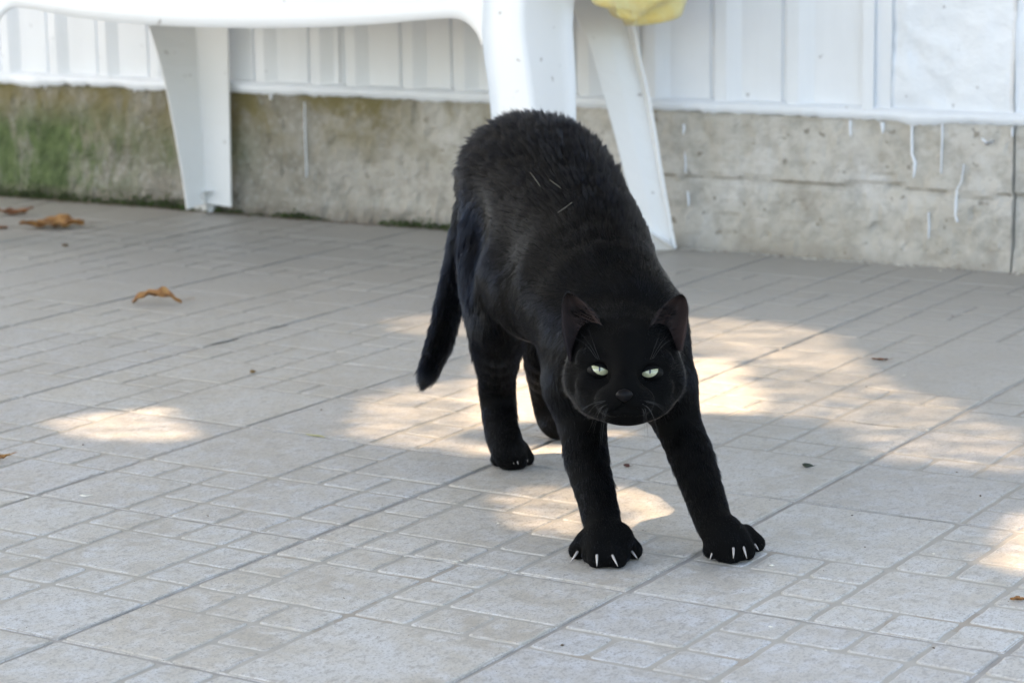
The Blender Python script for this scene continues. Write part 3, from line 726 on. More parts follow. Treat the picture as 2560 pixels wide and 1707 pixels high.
# head
nb = -HY*-1.0; hb = HY*.8
ell(A(1433, 812, 1.907), (.0405, .042, .036), HEADAX, .014, .0042, HY+HZ*.3)
ell(A(1434, 858, 1.897), (.0460, .035, .0335), HEADAX, .012, .0046, HY*1.0+np.array([0, 0, -.5]), .26)
for s, u0 in ((-1, 1358), (1, 1511)): cap(A(u0, 880, 1.892), A(u0-s*10, 905, 1.886), .0185, .0160, .012, .0105, HX*s*1.0+HY*.8-HZ*.5, lift=.5)
for s, u0, u1 in ((-1, 1412, 1398), (1, 1458, 1474)): ell(A(u0+s*1.0, 920, 1.846), (.0148, .0160, .0122), HEADAX, .007, .0032, HX*s+HY*.6-HZ*.2)
ell(A(1434, 925, 1.872), (.0350, .024, .0165), HEADAX, .010, .0040, HY*.8-HZ*.6)
ell(A(1436, 950, 1.860), (.0180, .013, .0085), HEADAX, .006, .003, HY-HZ*.4)
cap(A(1433, 795, 1.872), A(1434, 880, 1.840), .0125, .0080, .012, .0022, HY+HZ*.8, lift=.15)
cap(A(1434, 880, 1.840), A(1434, 905, 1.835), .0078, .0066, .006, .0012, HY+HZ*.8, lift=.1)
for s, a, b in ((-1, (1348, 822), (1412, 846)), (1, (1520, 828), (1458, 848))):
    cap(A(*a, 1.872), A(*b, 1.860), .0085, .0066, .006, .0030, HY+HZ*.6, lift=.15)
for s, u0, v0 in ((-1, 1368, 876), (1, 1500, 880)): ell(A(u0, v0+6, 1.868), (.0150, .0120, .0095), HEADAX, .008, .0030, HX*s+HY*.9-HZ*.2)
EYES = [(at(1499, 926, 1.8635), 'L'), (at(1625, 932, 1.8635), 'R')]
RE = .0105; SQ = .66

lo = np.array([1e9]*3); hi = -lo
for q in PR:
    for p, r in (((q['a'], q['ra']), (q['b'], q['rb'])) if q['t'] == 'cap' else list(zip(q['pts'], q['r'])) if q['t'] == 'chain' else ((q['c'], q['r'].max()),)):
        lo = np.minimum(lo, p-r-.012); hi = np.maximum(hi, p+r+.012)
dims = np.ceil((hi-lo)/HH).astype(int)+1
F3 = np.full(dims, .05, np.float32)
def seg(P, a, b, ra, rb):
    ba = b-a; L2 = float(ba @ ba)+1e-12; t = np.clip(((P-a) @ ba)/L2, 0, 1)
    return np.linalg.norm(P-a-t[..., None]*ba, axis=-1)-(ra+(rb-ra)*t)
def sdf(q, P):
    if q['t'] == 'chain':
        d = None
        for i in range(len(q['pts'])-1):
            e = seg(P, q['pts'][i], q['pts'][i+1], q['r'][i], q['r'][i+1]); d = e if d is None else np.minimum(d, e)-np.clip(.004-np.abs(d-e), 0, None)**2/.016
        return d
    if q['t'] == 'cap':
        ba = q['b']-q['a']; L2 = float(ba @ ba)+1e-12
        t = np.clip(((P-q['a']) @ ba)/L2, 0, 1); return np.linalg.norm(P-q['a']-t[..., None]*ba, axis=-1)-(q['ra']+(q['rb']-q['ra'])*t)
    d = (P-q['c']) @ q['ax'].T; k0 = np.linalg.norm(d/q['r'], axis=-1); k1 = np.linalg.norm(d/q['r']**2, axis=-1)+1e-9
    return k0*(k0-1)/k1
def block(c0, c1):
    i0 = np.maximum(0, np.floor((c0-lo)/HH).astype(int)); i1 = np.minimum(dims, np.ceil((c1-lo)/HH).astype(int)+1)
    g = np.meshgrid(*[lo[a]+HH*np.arange(i0[a], i1[a]) for a in range(3)], indexing='ij')
    return tuple(slice(i0[a], i1[a]) for a in range(3)), np.stack(g, -1)
for q in PR:
    m = .028
    if q['t'] == 'cap': c0 = np.minimum(q['a']-q['ra'], q['b']-q['rb'])-m; c1 = np.maximum(q['a']+q['ra'], q['b']+q['rb'])+m
    elif q['t'] == 'chain': c0 = np.min([p-r for p, r in zip(q['pts'], q['r'])], 0)-m; c1 = np.max([p+r for p, r in zip(q['pts'], q['r'])], 0)+m
    else: c0 = q['c']-q['r'].max()-m; c1 = q['c']+q['r'].max()+m
    sl_, P = block(c0, c1); d = sdf(q, P); k = q['k']; f = F3[sl_]
    hh = np.clip(k-np.abs(f-d), 0, None)/k; F3[sl_] = np.minimum(f, d)-hh*hh*k*.25
def carve(c, r, k):
    sl_, P = block(np.asarray(c)-r-.01, np.asarray(c)+r+.01); d = -(np.linalg.norm(P-c, axis=-1)-r); f = F3[sl_]
    hh = np.clip(k-np.abs(f-d), 0, None)/k; F3[sl_] = np.maximum(f, d)+hh*hh*k*.25
def hitD(u, v, d0=1.78, d1=1.95):
    for D in np.arange(d0, d1, .0006):
        p = (at(u, v, D)-lo)/HH; i = np.floor(p).astype(int)
        if (i < 0).any() or (i+1 >= dims).any(): continue
        if F3[tuple(i)] < 0: return D
    return 1.86
EYES = [(at(u, v, hitD(u, v)+RE-.0022), s) for u, v, s in ((1499, 926, 'L'), (1625, 932, 'R'))]
for c, s in EYES: carve(c-_F*.0085, .0066, .003)
mo = [A(u, v, hitD(u*S, v*S, 1.80)+.0004) for u, v in ((1434, 924), (1434, 934), (1421, 941), (1404, 942), (1447, 941), (1466, 943))]
for p_, q_ in ((0, 1), (1, 2), (2, 3), (1, 4), (4, 5)):       # lip line
    for t in np.linspace(0, 1, 6): carve(mo[p_]*(1-t)+mo[q_]*t, .0017, .001)
# floor: nothing of the paws below it
zz = lo[2]+HH*np.arange(dims[2]); F3 = np.maximum(F3, (-(zz-.0006)).astype(np.float32)[None, None, :])
# gentle lumps so that the surface is not mathematically smooth
# surface nets
V8 = np.stack([F3[a:dims[0]-1+a, b:dims[1]-1+b, c:dims[2]-1+c] for a in (0, 1) for b in (0, 1) for c in (0, 1)], -1)
ins = V8 < 0; act = ins.any(-1) & ~ins.all(-1); ids = np.full(act.shape, -1, np.int64); ai = np.argwhere(act); ids[act] = np.arange(len(ai))
vals = V8[act]; acc = np.zeros((len(ai), 3)); cnt = np.zeros(len(ai))
cor8 = np.array([(a, b, c) for a in (0, 1) for b in (0, 1) for c in (0, 1)], float)
for p_ in range(8):
    for q_ in range(p_+1, 8):
        if np.abs(cor8[p_]-cor8[q_]).sum() != 1: continue
        a_, b_ = vals[:, p_], vals[:, q_]; x = (a_ < 0) != (b_ < 0); t = a_/(a_-b_+1e-12)
        pt = cor8[p_]+t[:, None]*(cor8[q_]-cor8[p_]); acc[x] += pt[x]; cnt[x] += 1
VB = lo+(ai+acc/cnt[:, None])*HH
quads = []
for ax in range(3):
    o1, o2 = [(1, 2), (2, 0), (0, 1)][ax]
    sA = [slice(0, -1) if a == ax else slice(1, dims[a]-1) for a in range(3)]; sB = [slice(1, None) if a == ax else slice(1, dims[a]-1) for a in range(3)]
    fa, fb = F3[tuple(sA)], F3[tuple(sB)]; cr = np.argwhere((fa < 0) != (fb < 0)); neg = (fa < 0)[tuple(cr.T)]
    c = cr.copy()
    for a in range(3):
        if a != ax: c[:, a] += 1
    def idc(d1, d2):
        w = c.copy(); w[:, o1] += d1; w[:, o2] += d2; return ids[tuple(w.T)]
    q = np.stack([idc(-1, -1), idc(0, -1), idc(0, 0), idc(-1, 0)], 1); q[~neg] = q[~neg][:, ::-1]; quads.append(q)
QB = np.concatenate(quads); QB = QB[(QB >= 0).all(1)]
# one relaxation pass takes the grid steps out
nbs = np.zeros_like(VB); nc_ = np.zeros(len(VB))
for k in range(4):
    a_, b_ = QB[:, k], QB[:, (k+1) % 4]; np.add.at(nbs, a_, VB[b_]); np.add.at(nc_, a_, 1); np.add.at(nbs, b_, VB[a_]); np.add.at(nc_, b_, 1)
VB = VB*.5+.5*nbs/nc_[:, None]

# ears: thick curved shells rooted in the skull, part of the same skin
ears = []; EV, EF, EM = [], [], []
def px_path(pts, ts):
    a = [np.array(p, float) for p in pts]; L = np.concatenate([[0], np.cumsum([np.linalg.norm(a[k+1]-a[k]) for k in range(len(a)-1)])]); L /= L[-1]
    return [np.array([np.interp(t, L, [p[0] for p in a]), np.interp(t, L, [p[1] for p in a])]) for t in ts]
ts = np.linspace(0, 1, 15)
EARS = [([(1424, 905), (1413, 870), (1405, 830), (1403, 790), (1404, 758), (1410, 738), (1418, 731)], [(1522, 850), (1506, 812), (1483, 776), (1457, 752), (1436, 737), (1425, 732), (1419, 731)]),
        ([(1706, 880), (1714, 845), (1720, 805), (1722, 775), (1719, 754), (1712, 740), (1704, 735)], [(1612, 850), (1624, 812), (1643, 776), (1668, 753), (1688, 741), (1697, 736), (1703, 735)])]
inner_uv = []
for e, (outer, inner) in enumerate(EARS):
    po, pi_ = px_path(outer, ts), px_path(inner, ts); base = len(EV); NS = 11; front, backp = [], []
    for a, t in enumerate(ts):
        for b in range(NS):
            s = b/(NS-1); u = po[a]*(1-s)+pi_[a]*s; bow = math.sin(math.pi*s)
            D = 1.882+.018*(1-t)*0+.006*t
            Dc = D+(.020*bow*(1-t)**.6+.004*bow)
            if s > .5: Dc -= .004*(s-.5)*2*(1-t)
            front.append(at(u[0], u[1], Dc))
            rim = min(1, 4*min(s, 1-s))*min(1, (1-t)*6)
            backp.append(at(u[0], u[1], Dc+.0012+.0028*rim+.004*bow*(1-t)))
    EV += front+backp; n = len(front)
    for a in range(len(ts)-1):
        for b in range(NS-1):
            q = (base+a*NS+b, base+a*NS+b+1, base+(a+1)*NS+b+1, base+(a+1)*NS+b); EF.append(q); EM.append(1); EF.append(tuple(x+n for x in q[::-1])); EM.append(0)
        for b in (0, NS-1):
            q = (base+a*NS+b, base+(a+1)*NS+b, base+(a+1)*NS+b+n, base+a*NS+b+n); EF.append(q if b == 0 else q[::-1]); EM.append(0)
    ears.append((base, n, NS))
EV = np.array(EV)

def mat_coat():
    s = NT('black_coat'); s.b.inputs['Base Color'].default_value = (.003, .003, .003, 1); s.set(Roughness=.8); s.b.inputs['Specular IOR Level'].default_value = .05; return s.m
M_COAT = mat_coat()
M_EARSKIN = mat_simple('ear_skin', (.024, .012, .010), .8, (200, .5, .001), .5, nscale=60)
M_HAIR = bpy.data.materials.new('black_hair'); M_HAIR.use_nodes = True; nt = M_HAIR.node_tree
for nd in list(nt.nodes): nt.nodes.remove(nd)
ho = nt.nodes.new('ShaderNodeOutputMaterial'); hb_ = nt.nodes.new('ShaderNodeBsdfHairPrincipled'); hb_.parametrization = 'COLOR'
hb_.inputs['Color'].default_value = (.0008, .0011, .0020, 1); hb_.inputs['Roughness'].default_value = .16; hb_.inputs['Radial Roughness'].default_value = .45
hb_.inputs['Random Roughness'].default_value = .3; hb_.inputs['IOR'].default_value = 1.28
nt.links.new(hb_.outputs[0], ho.inputs[0])

cat_root = at(1435*S, 1000*S, 2.0); cat_root[2] = 0
cat = tag(empty('cat', cat_root), 'black cat stretching forward on splayed front paws with claws out, rump raised, glaring', 'cat')
nB = len(VB); AV = np.concatenate([VB, EV])
me = bpy.data.meshes.new('body'); me.vertices.add(len(AV)); me.vertices.foreach_set('co', (AV-cat_root).ravel())
EFa = np.array(EF)+nB; AQ = np.concatenate([QB, EFa]); me.loops.add(len(AQ)*4); me.loops.foreach_set('vertex_index', AQ.ravel()); me.polygons.add(len(AQ))
me.polygons.foreach_set('loop_start', np.arange(len(AQ))*4); me.materials.append(M_COAT); me.materials.append(M_EARSKIN)
me.polygons.foreach_set('material_index', np.concatenate([np.zeros(len(QB), int), np.array(EM)])); me.polygons.foreach_set('use_smooth', [True]*len(AQ)); me.update(calc_edges=True); me.validate()
body = bpy.data.objects.new('body', me); COL.objects.link(body); body.parent = cat

# ---- eyes: ball, lids shaped as an almond slit
def mat_eye():
    s = NT('iris'); s.b.inputs['Roughness'].default_value = .08
    sep = s.n('ShaderNodeSeparateXYZ'); s.l(s.co.outputs['Object'], sep.inputs[0])
    x = s.math('DIVIDE', sep.outputs[0], .0008); y = s.math('DIVIDE', s.math('SUBTRACT', sep.outputs[1], .0012), .0022)
    r2 = s.math('ADD', s.math('MULTIPLY', x, x), s.math('MULTIPLY', y, y))
    c = s.ramp(s.noise(s.co.outputs['Object'], 900, 3, .6), [(.3, (.33, .34, .20)), (.7, (.44, .44, .29))])
    c = s.mix(s.ramp(r2, [(.85, g3(1)), (1.1, g3(0))]), c, (.01, .01, .008))
    s.l(c, s.b.inputs['Base Color']); s.b.inputs['Coat Weight'].default_value = 1; s.b.inputs['Coat Roughness'].default_value = .02; return s.m
M_EYE = mat_eye(); M_LID = mat_simple('eyelid_skin', (.003, .003, .003), .6, var=.1, Specular_IOR_Level=.15); M_NOSE = mat_simple('nose_leather', (.006, .0055, .006), .38, (500, .5, .0005), .3, nscale=300, Specular_IOR_Level=.10)
M_CLAW = mat_simple('claw_horn', (.42, .38, .35), .15, var=.12, nscale=150)
ALM = {'L': [(1477, 911), (1487, 914.5), (1499, 918), (1511, 922), (1521, 927), (1519, 932), (1513, 936.5), (1504, 937.5), (1494, 934), (1485, 927), (1479, 918)],
       'R': [(1602, 933), (1611, 929.5), (1621, 926.5), (1633, 923), (1646, 921), (1645, 928), (1640, 935), (1631, 941), (1621, 943.5), (1611, 941), (1604, 937)]}
for c, side in EYES:
    zax = CAM-c; zax /= np.linalg.norm(zax); xax = _R-zax*(_R @ zax); xax /= np.linalg.norm(xax); yax = np.cross(zax, xax)
    V, Fc = [], []; n1, n2 = 18, 28
    for a in range(n1+1):
        th = math.pi*a/n1
        for b in range(n2):
            ph = 2*math.pi*b/n2; V.append((RE*math.sin(th)*math.cos(ph), SQ*RE*math.sin(th)*math.sin(ph), RE*math.cos(th)))
    for a in range(n1):
        for b in range(n2): q = (b+1) % n2; Fc.append((a*n2+b, (a+1)*n2+b, (a+1)*n2+q, a*n2+q))
    eo = mesh_obj('eye', V, Fc, M_EYE, None, smooth=True); eo.parent = cat
    eo.matrix_local = Matrix(((xax[0], yax[0], zax[0], c[0]-cat_root[0]), (xax[1], yax[1], zax[1], c[1]-cat_root[1]), (xax[2], yax[2], zax[2], c[2]-cat_root[2]), (0, 0, 0, 1)))
    # lid shell: from the almond outwards
    al = [at(u, v, depth(c)-RE*.8)-c for u, v in ALM[side]]; al = [np.array([p @ xax, (p @ yax)/SQ]) for p in al]
    pts = []
    for k in range(len(al)):
        for t in (0, .5): pts.append(al[k]*(1-t)+al[(k+1) % len(al)]*t)
    cc = sum(pts)/len(pts); V, Fc = [], []; m_ = len(pts); RL = RE+.00045
    for ring in range(7):
        t = ring/6
        for p in pts:
            d = p-cc; ph = math.atan2(d[1], d[0]); rim = np.array([math.cos(ph), math.sin(ph)])*RL*.97
            w = p*(1-t)+rim*t; rr = min(np.linalg.norm(w), RL*.985); w = w/np.linalg.norm(w)*rr if np.linalg.norm(w) > 1e-9 else w
            z = math.sqrt(max(1e-10, RL*RL-rr*rr))+(.0004 if ring < 2 else 0)-(.0012 if ring == 0 else 0)
            V.append(w[0]*xax+w[1]*SQ*yax+z*zax+c)
    for ring in range(6):
        for k in range(m_): q = (k+1) % m_; Fc.append((ring*m_+k, (ring+1)*m_+k, (ring+1)*m_+q, ring*m_+q))
    mesh_obj('eyelid', V, Fc, M_LID, cat, smooth=True)
# nose leather
nose_c = A(1434, 908, 1.8268)
V, Fc = [], []; n1, n2 = 12, 20
for a in range(n1+1):
    th = math.pi*a/n1
    for b in range(n2):
        ph = 2*math.pi*b/n2; x, z, y = math.sin(th)*math.cos(ph), math.cos(th), math.sin(th)*math.sin(ph)
        wv = .0066*(1 if z > 0 else 1-.55*abs(z)); dent = .0012*math.exp(-((abs(x)-.55)/.18)**2-((z+.2)/.3)**2)
        V.append(nose_c+HX*x*wv+HZ*z*.0050+HY*(y*.0050+(dent if y < 0 else 0)))
for a in range(n1):
    for b in range(n2): q = (b+1) % n2; Fc.append((a*n2+b, (a+1)*n2+b, (a+1)*n2+q, a*n2+q))
mesh_obj('nose', V, Fc, M_NOSE, cat, smooth=True)
# claws
def claw(p0, p1, D, r=.00125):
    a, b = at(*p0, D-.0042), at(*p1, D-.0085)
    if b[2] < .0006: b[2] = .0006
    n = 8; V, Fc = [], []; d = b-a; side = np.cross(d, _F); side /= np.linalg.norm(side); out = -_F
    for q in range(n+1):
        t = q/n; c = a*(1-t)+b*t+out*math.sin(math.pi*(t*.8+.1))*.0026; rr = r*(1-t)**.85*(.8+.5*t)+.00008
        if q == 0: rr *= .8
        for k in range(6): V.append(c+side*rr*.62*math.cos(k*1.0472)+out*rr*math.sin(k*1.0472))
        if q: Fc += [((q-1)*6+k, (q-1)*6+(k+1) % 6, q*6+(k+1) % 6, q*6+k) for k in range(6)]
    mesh_obj('claw', V, Fc, M_CLAW, cat, smooth=True)
def tipD(u, v, r):                       # depth of the front of the toe standing at floor sighting (u, v)
    g = G(u, v); return depth(g)-.0005
for (p0, p1, gv) in [((1445, 1377), (1426, 1403), (1446, 1402)), ((1492, 1385), (1492, 1416), (1496, 1424)), ((1530, 1386), (1545, 1416), (1541, 1424)), ((1578, 1376), (1594, 1396), (1584, 1401)),
                     ((1786, 1364), (1773, 1400), (1781, 1399)), ((1833, 1367), (1833, 1396), (1826, 1411)), ((1857, 1363), (1867, 1396), (1862, 1404)), ((1884, 1357), (1897, 1375), (1886, 1384))]:
    claw(p0, p1, tipD(*gv, 0), .0021)
for (p0, p1, gv) in [((1246, 1151), (1248, 1160), (1248, 1170)), ((1282, 1150), (1285, 1160), (1271, 1177)), ((1292, 1150), (1296, 1161), (1295, 1177)), ((1316, 1145), (1320, 1154), (1315, 1168))]:
    claw(p0, p1, tipD(*gv, 0), .0013)
# whiskers
M_WHISK = mat_simple('whisker', (.07, .068, .066), .35, var=.1)
def whisker(pts, r=.00012):
    P = cat_rom([at(*p) for p in pts], 5); V, Fc = [], []
    for q, p in enumerate(P):
        rr = r*(1-.8*q/(len(P)-1))
        for k in range(3): V.append(p+rr*(math.cos(k*2.094)*_R+math.sin(k*2.094)*_U))
        if q: Fc += [((q-1)*3+k, (q-1)*3+(k+1) % 3, q*3+(k+1) % 3, q*3+k) for k in range(3)]
    mesh_obj('whisker', V, Fc, M_WHISK, cat, smooth=True)
for s in (-1, 1):
    for k in range(9):
        u0 = 1562+s*(38+6*(k % 3)); v0 = 1000+7*(k//3)+2*(k % 3)
        dx = 78-9*k+rng.uniform(-8, 8); dy = 22+12*k+rng.uniform(-8, 8)
        whisker([(u0, v0, hitD(u0, v0, 1.80)+.001), (u0+s*dx*.5, v0+dy*.25, 1.833), (u0+s*dx, v0+dy, 1.846)])
for s, u0 in ((-1, 1499), (1, 1625)):
    for k in range(3): whisker([(u0+s*4*k, 900-2*k, 1.860), (u0+s*(14+10*k), 862, 1.85), (u0+s*(28+22*k), 822+8*k, 1.85)], .00012)

# ---- fur
tri = np.concatenate([QB[:, [0, 1, 2]], QB[:, [0, 2, 3]]]); tri_e = []
for f_, m_ in zip(EF, EM):
    if m_ == 0: tri_e += [(f_[0], f_[1], f_[2]), (f_[0], f_[2], f_[3])]
tri_e = np.array(tri_e)+nB
def areas(t): a = np.cross(AV[t[:, 1]]-AV[t[:, 0]], AV[t[:, 2]]-AV[t[:, 0]]); return np.linalg.norm(a, axis=1)/2, a
def hairs(tr, n, is_ear=False):
    ar, nn = areas(tr); ii = rng.choice(len(tr), n, p=ar/ar.sum()); r1 = np.sqrt(rng.random(n)); r2 = rng.random(n)
    w = np.stack([1-r1, r1*(1-r2), r1*r2], 1); P = (AV[tr[ii]]*w[..., None]).sum(1); N_ = nn[ii]/(np.linalg.norm(nn[ii], axis=1, keepdims=True)+1e-12)
    fl_ = np.zeros((n, 3)); Ln = np.zeros(n); Li = np.zeros(n); ws = np.zeros(n)
    SEG = []
    for q in PR:
        if q['t'] == 'chain': SEG += [dict(t='cap', a=q['pts'][i], b=q['pts'][i+1], ra=q['r'][i], rb=q['r'][i+1], f=q['fs'][i]/np.linalg.norm(q['fs'][i]), L=q['Ls'][i], lift=q['lift']) for i in range(len(q['pts'])-1)]
        else: SEG.append(q)
    for q in SEG:
        e0, e1 = (np.minimum(q['a'], q['b'])-max(q['ra'], q['rb'])-.03, np.maximum(q['a'], q['b'])+max(q['ra'], q['rb'])+.03) if q['t'] == 'cap' else (q['c']-q['r'].max()-.03, q['c']+q['r'].max()+.03)
        near_ = np.nonzero(((P > e0) & (P < e1)).all(1))[0]
        d = np.full(n, 1.0); d[near_] = sdf(q, P[near_]); wg = np.exp(-np.clip(d, 0, None)/.0055); wg[d > .035] = 0
        fl_ += wg[:, None]*q['f']; Ln += wg*q['L']; Li += wg*q['lift']; ws += wg
    ws += 1e-9; Ln /= ws; Li /= ws
    return P, N_, fl_/ws[:, None], Ln, Li
ar, nn = areas(tri)
if (np.einsum('ij,ij->i', nn, AV[tri[:, 0]]-VB.mean(0))).sum() < 0: tri = tri[:, ::-1]
NH = 400000
P, N_, FL, Ln, Li = hairs(tri, NH)
keep = np.ones(len(P), bool)
for c, side in EYES:
    al = np.array([at(u, v, depth(c)-RE*.8)-c for u, v in ALM[side]]); a2_ = np.stack([al @ _R, al @ _U], 1); ctr = a2_.mean(0); a2_ = ctr+(a2_-ctr)*1.08
    near = np.linalg.norm(P-c, axis=1) < RE*1.6; q2_ = np.stack([(P-c) @ _R, (P-c) @ _U], 1); keep &= ~(near & in_poly(q2_, a2_))
    hot = np.clip(1.5-np.linalg.norm(P-c, axis=1)/RE, 0, .6); Ln *= 1-hot
keep &= np.linalg.norm(P-nose_c, axis=1) > .0075
keep &= P[:, 2] > .0015
# denser on the face and legs is not needed; shorter around the mouth
P, N_, FL, Ln, Li = P[keep], N_[keep], FL[keep], Ln[keep], Li[keep]
def ear_hairs(n):
    tr = tri_e; ar, nn = areas(tr); ii = rng.choice(len(tr), n, p=ar/ar.sum()); r1 = np.sqrt(rng.random(n)); r2 = rng.random(n)
    w = np.stack([1-r1, r1*(1-r2), r1*r2], 1); Pe = (AV[tr[ii]]*w[..., None]).sum(1); Ne = nn[ii]/(np.linalg.norm(nn[ii], axis=1, keepdims=True)+1e-12)
    s = np.sign(Ne @ _F); Ne *= np.where(s == 0, 1, s)[:, None]
    return Pe, Ne, np.tile(_U+0*_F, (n, 1)), np.full(n, .0020), np.full(n, .12)
# long sparse tufts inside the ears
def ear_tufts():
    out = []
    for e, (base, n, NS) in enumerate(ears):
        for _ in range(260):
            a = rng.integers(1, 9); b = rng.integers(6, NS) if e == 0 else rng.integers(6, NS)
            p = EV[base+a*NS+b]; f = (-_R if e == 0 else _R)*(.6+rng.random()*.5)*1.0+_U*.7*rng.random()-_F*.35; f = f*1.0
            out.append((p, -_F, f, .006+.006*rng.random(), .25))
    return [np.array([o[k] for o in out]) for k in range(5)]
sets = [(P, N_, FL, Ln, Li), ear_hairs(9000), ear_tufts()]
P = np.concatenate([s[0] for s in sets]); N_ = np.concatenate([s[1] for s in sets]); FL = np.concatenate([s[2] for s in sets]); Ln = np.concatenate([s[3] for s in sets]); Li = np.concatenate([s[4] for s in sets])
n = len(P)
# clumping noise
q = vnoise2(P[:, 0]*160+P[:, 2]*70, P[:, 1]*160+P[:, 2]*110, 77)-.5; q2 = vnoise2(P[:, 0]*90-P[:, 2]*60, P[:, 1]*90+P[:, 2]*80, 91)-.5
tg = FL-N_*(FL*N_).sum(1)[:, None]; tg /= (np.linalg.norm(tg, axis=1, keepdims=True)+1e-9); bt = np.cross(N_, tg)
jit = rng.normal(0, 1, (n, 3))
rump = np.clip((P[:, 2]-.235)/.05, 0, 1)*(Ln > .006)
Li = Li+.55*rump; Ln = Ln*(1+.35*rump)
lift = np.clip(Li*(1+.5*q2*2)+rng.normal(0, .035, n), .05, .95)[:, None]
dirv = tg+N_*lift+bt*(q*.22+rng.normal(0, .05, n))[:, None]; dirv /= np.linalg.norm(dirv, axis=1, keepdims=True)
Lh = Ln*rng.uniform(.65, 1.25, n)*(1+.35*q); Lh = np.where(rng.random(n) < .03, Lh*1.45, Lh)
bend = (tg*.75-N_*.12)
cell = np.floor(P/.0042+rng.uniform(-.18, .18, P.shape)).astype(np.int64); key = (cell[:, 0]*73856093) ^ (cell[:, 1]*19349663) ^ (cell[:, 2]*83492791)
uk, inv = np.unique(key, return_inverse=True); cnt_ = np.bincount(inv).astype(float)
mean = lambda A_: np.stack([np.bincount(inv, A_[:, k])/cnt_ for k in range(3)], 1)[inv]
cl_j = rng.normal(0, .055, (len(uk), 3))[inv]*(1+.9*rump)[:, None]
K4 = 5; ts_ = np.linspace(0, 1, K4); CO = np.zeros((n, K4, 3)); root = P-N_*.0006
dirv = dirv+cl_j*(np.clip(Lh/.009, .3, 1))[:, None]
for k, t in enumerate(ts_): CO[:, k] = root+dirv*(Lh*t)[:, None]+bend*(Lh*t*t*.35)[:, None]
tipm = mean(CO[:, -1]); cw = np.clip((Lh-.0035)/.006, 0, 1)*(.42+.12*rump)
for k, t in enumerate(ts_): CO[:, k] += (tipm-CO[:, -1])*(cw*t**1.3)[:, None] if k < K4-1 else 0
CO[:, -1] += (tipm-CO[:, -1])*cw[:, None]
CO[:, :, 2] = np.maximum(CO[:, :, 2], .0004)
hc = bpy.data.hair_curves.new('fur'); hc.add_curves([K4]*n)
hc.attributes['position'].data.foreach_set('vector', (CO-cat_root).astype(np.float32).ravel())
rad = hc.attributes.get('radius') or hc.attributes.new('radius', 'FLOAT', 'POINT')
rr = np.repeat(np.clip(Lh/.010, .55, 1.1)[:, None]*.00010, K4, 1)*np.array([1, .95, .8, .55, .12])[None, :]
rad.data.foreach_set('value', rr.astype(np.float32).ravel())
hc.materials.append(M_HAIR)
fur = bpy.data.objects.new('fur', hc); COL.objects.link(fur); fur.parent = cat; fur['kind'] = 'stuff'
# pale straws caught in the fur of the back
for pts in ([(1326, 432), (1338, 448), (1350, 466)], [(1374, 450), (1388, 460), (1402, 470)], [(1394, 532), (1412, 520), (1430, 506)]):
    P_ = cat_rom([at(u, v, hitD(u, v, 1.9, 2.4)-.012) for u, v in pts], 4); V, Fc = [], []
    for q, p in enumerate(P_):
        for k in range(3): V.append(p+.00008*(math.cos(k*2.094)*_R+math.sin(k*2.094)*_U))
        if q: Fc += [((q-1)*3+k, (q-1)*3+(k+1) % 3, q*3+(k+1) % 3, q*3+k) for k in range(3)]
    mesh_obj('guard_hair', V, Fc, M_PALE, cat, smooth=True)


# ------------------------------------------------------------------ added leaf screen, outside the picture, cut to shape the sun patches
def gp(pts): return [tuple(G(u, v)[:2]) for u, v in pts]
SUNNY = [ (gp([(80, 1050), (130, 1035), (262, 1016), (330, 1003), (425, 1012), (465, 1040), (540, 1085), (435, 1105), (330, 1110), (200, 1098), (110, 1075)]), .66),
          (gp([(930, 800), (1010, 785), (1100, 775), (1300, 800), (1300, 850), (1000, 842)]), .55),
          (gp([(1180, 860), (1420, 850), (1860, 905), (1900, 1000), (1880, 1112), (1640, 1098), (1180, 1090)]), .96),
          (gp([(1180, 1108), (1400, 1112), (1900, 1128), (1900, 1158), (1400, 1150), (1180, 1140)]), .85),
          (gp([(900, 985), (1180, 930), (1180, 1140), (1000, 1122), (830, 1085)]), .58),
          (gp([(1500, 760), (1720, 790), (1960, 800), (2120, 840), (2200, 930), (1880, 905), (1500, 860)]), .62),
          (gp([(1880, 905), (2200, 930), (2420, 1010), (2600, 1080), (2600, 1205), (2300, 1168), (1880, 1112)]), .50),
          (gp([(1180, 1225), (1420, 1200), (1760, 1230), (1760, 1300), (1640, 1330), (1500, 1350), (1300, 1330)]), .58),
          (gp([(2475, 1285), (2660, 1260), (2660, 1480), (2560, 1448), (2490, 1425), (2430, 1395), (2480, 1350)]), .79),
          (gp([(2330, 1480), (2420, 1470), (2500, 1500), (2480, 1530), (2380, 1540)]), .10) ]
# sun reaching the nape of the cat: point above the floor carried down along the sun direction
def down(p): return p-SUN*(p[2]/SUN[2])
nape = [down(at(u, v, hitD(u, v, 1.84, 2.35))) for u, v in ((1345, 850), (1370, 750), (1430, 670), (1500, 605), (1560, 560), (1625, 610), (1668, 675), (1690, 735), (1640, 715), (1600, 665), (1540, 648), (1470, 705), (1410, 775), (1375, 860))]
SUNNY.append(([tuple(q[:2]) for q in nape], .79))
edge = [down(at(u, v, hitD(u, v, 1.84, 2.35))) for u, v in ((1352, 850), (1374, 850), (1402, 1060), (1386, 1060))]
SUNNY.append(([tuple(q[:2]) for q in edge], .79))
st = .024
gx, gy = np.meshgrid(np.arange(-3.2, 2.1, st), np.arange(-1.7, 3.2, st), indexing='ij')
C = np.stack([gx.ravel(), gy.ravel()], 1); C += rng.uniform(-.3, .3, C.shape)*st
keep_p = np.zeros(len(C)); small = np.zeros(len(C), bool)
ang = rng.uniform(0, 6.283, len(C))
half = st*1.25
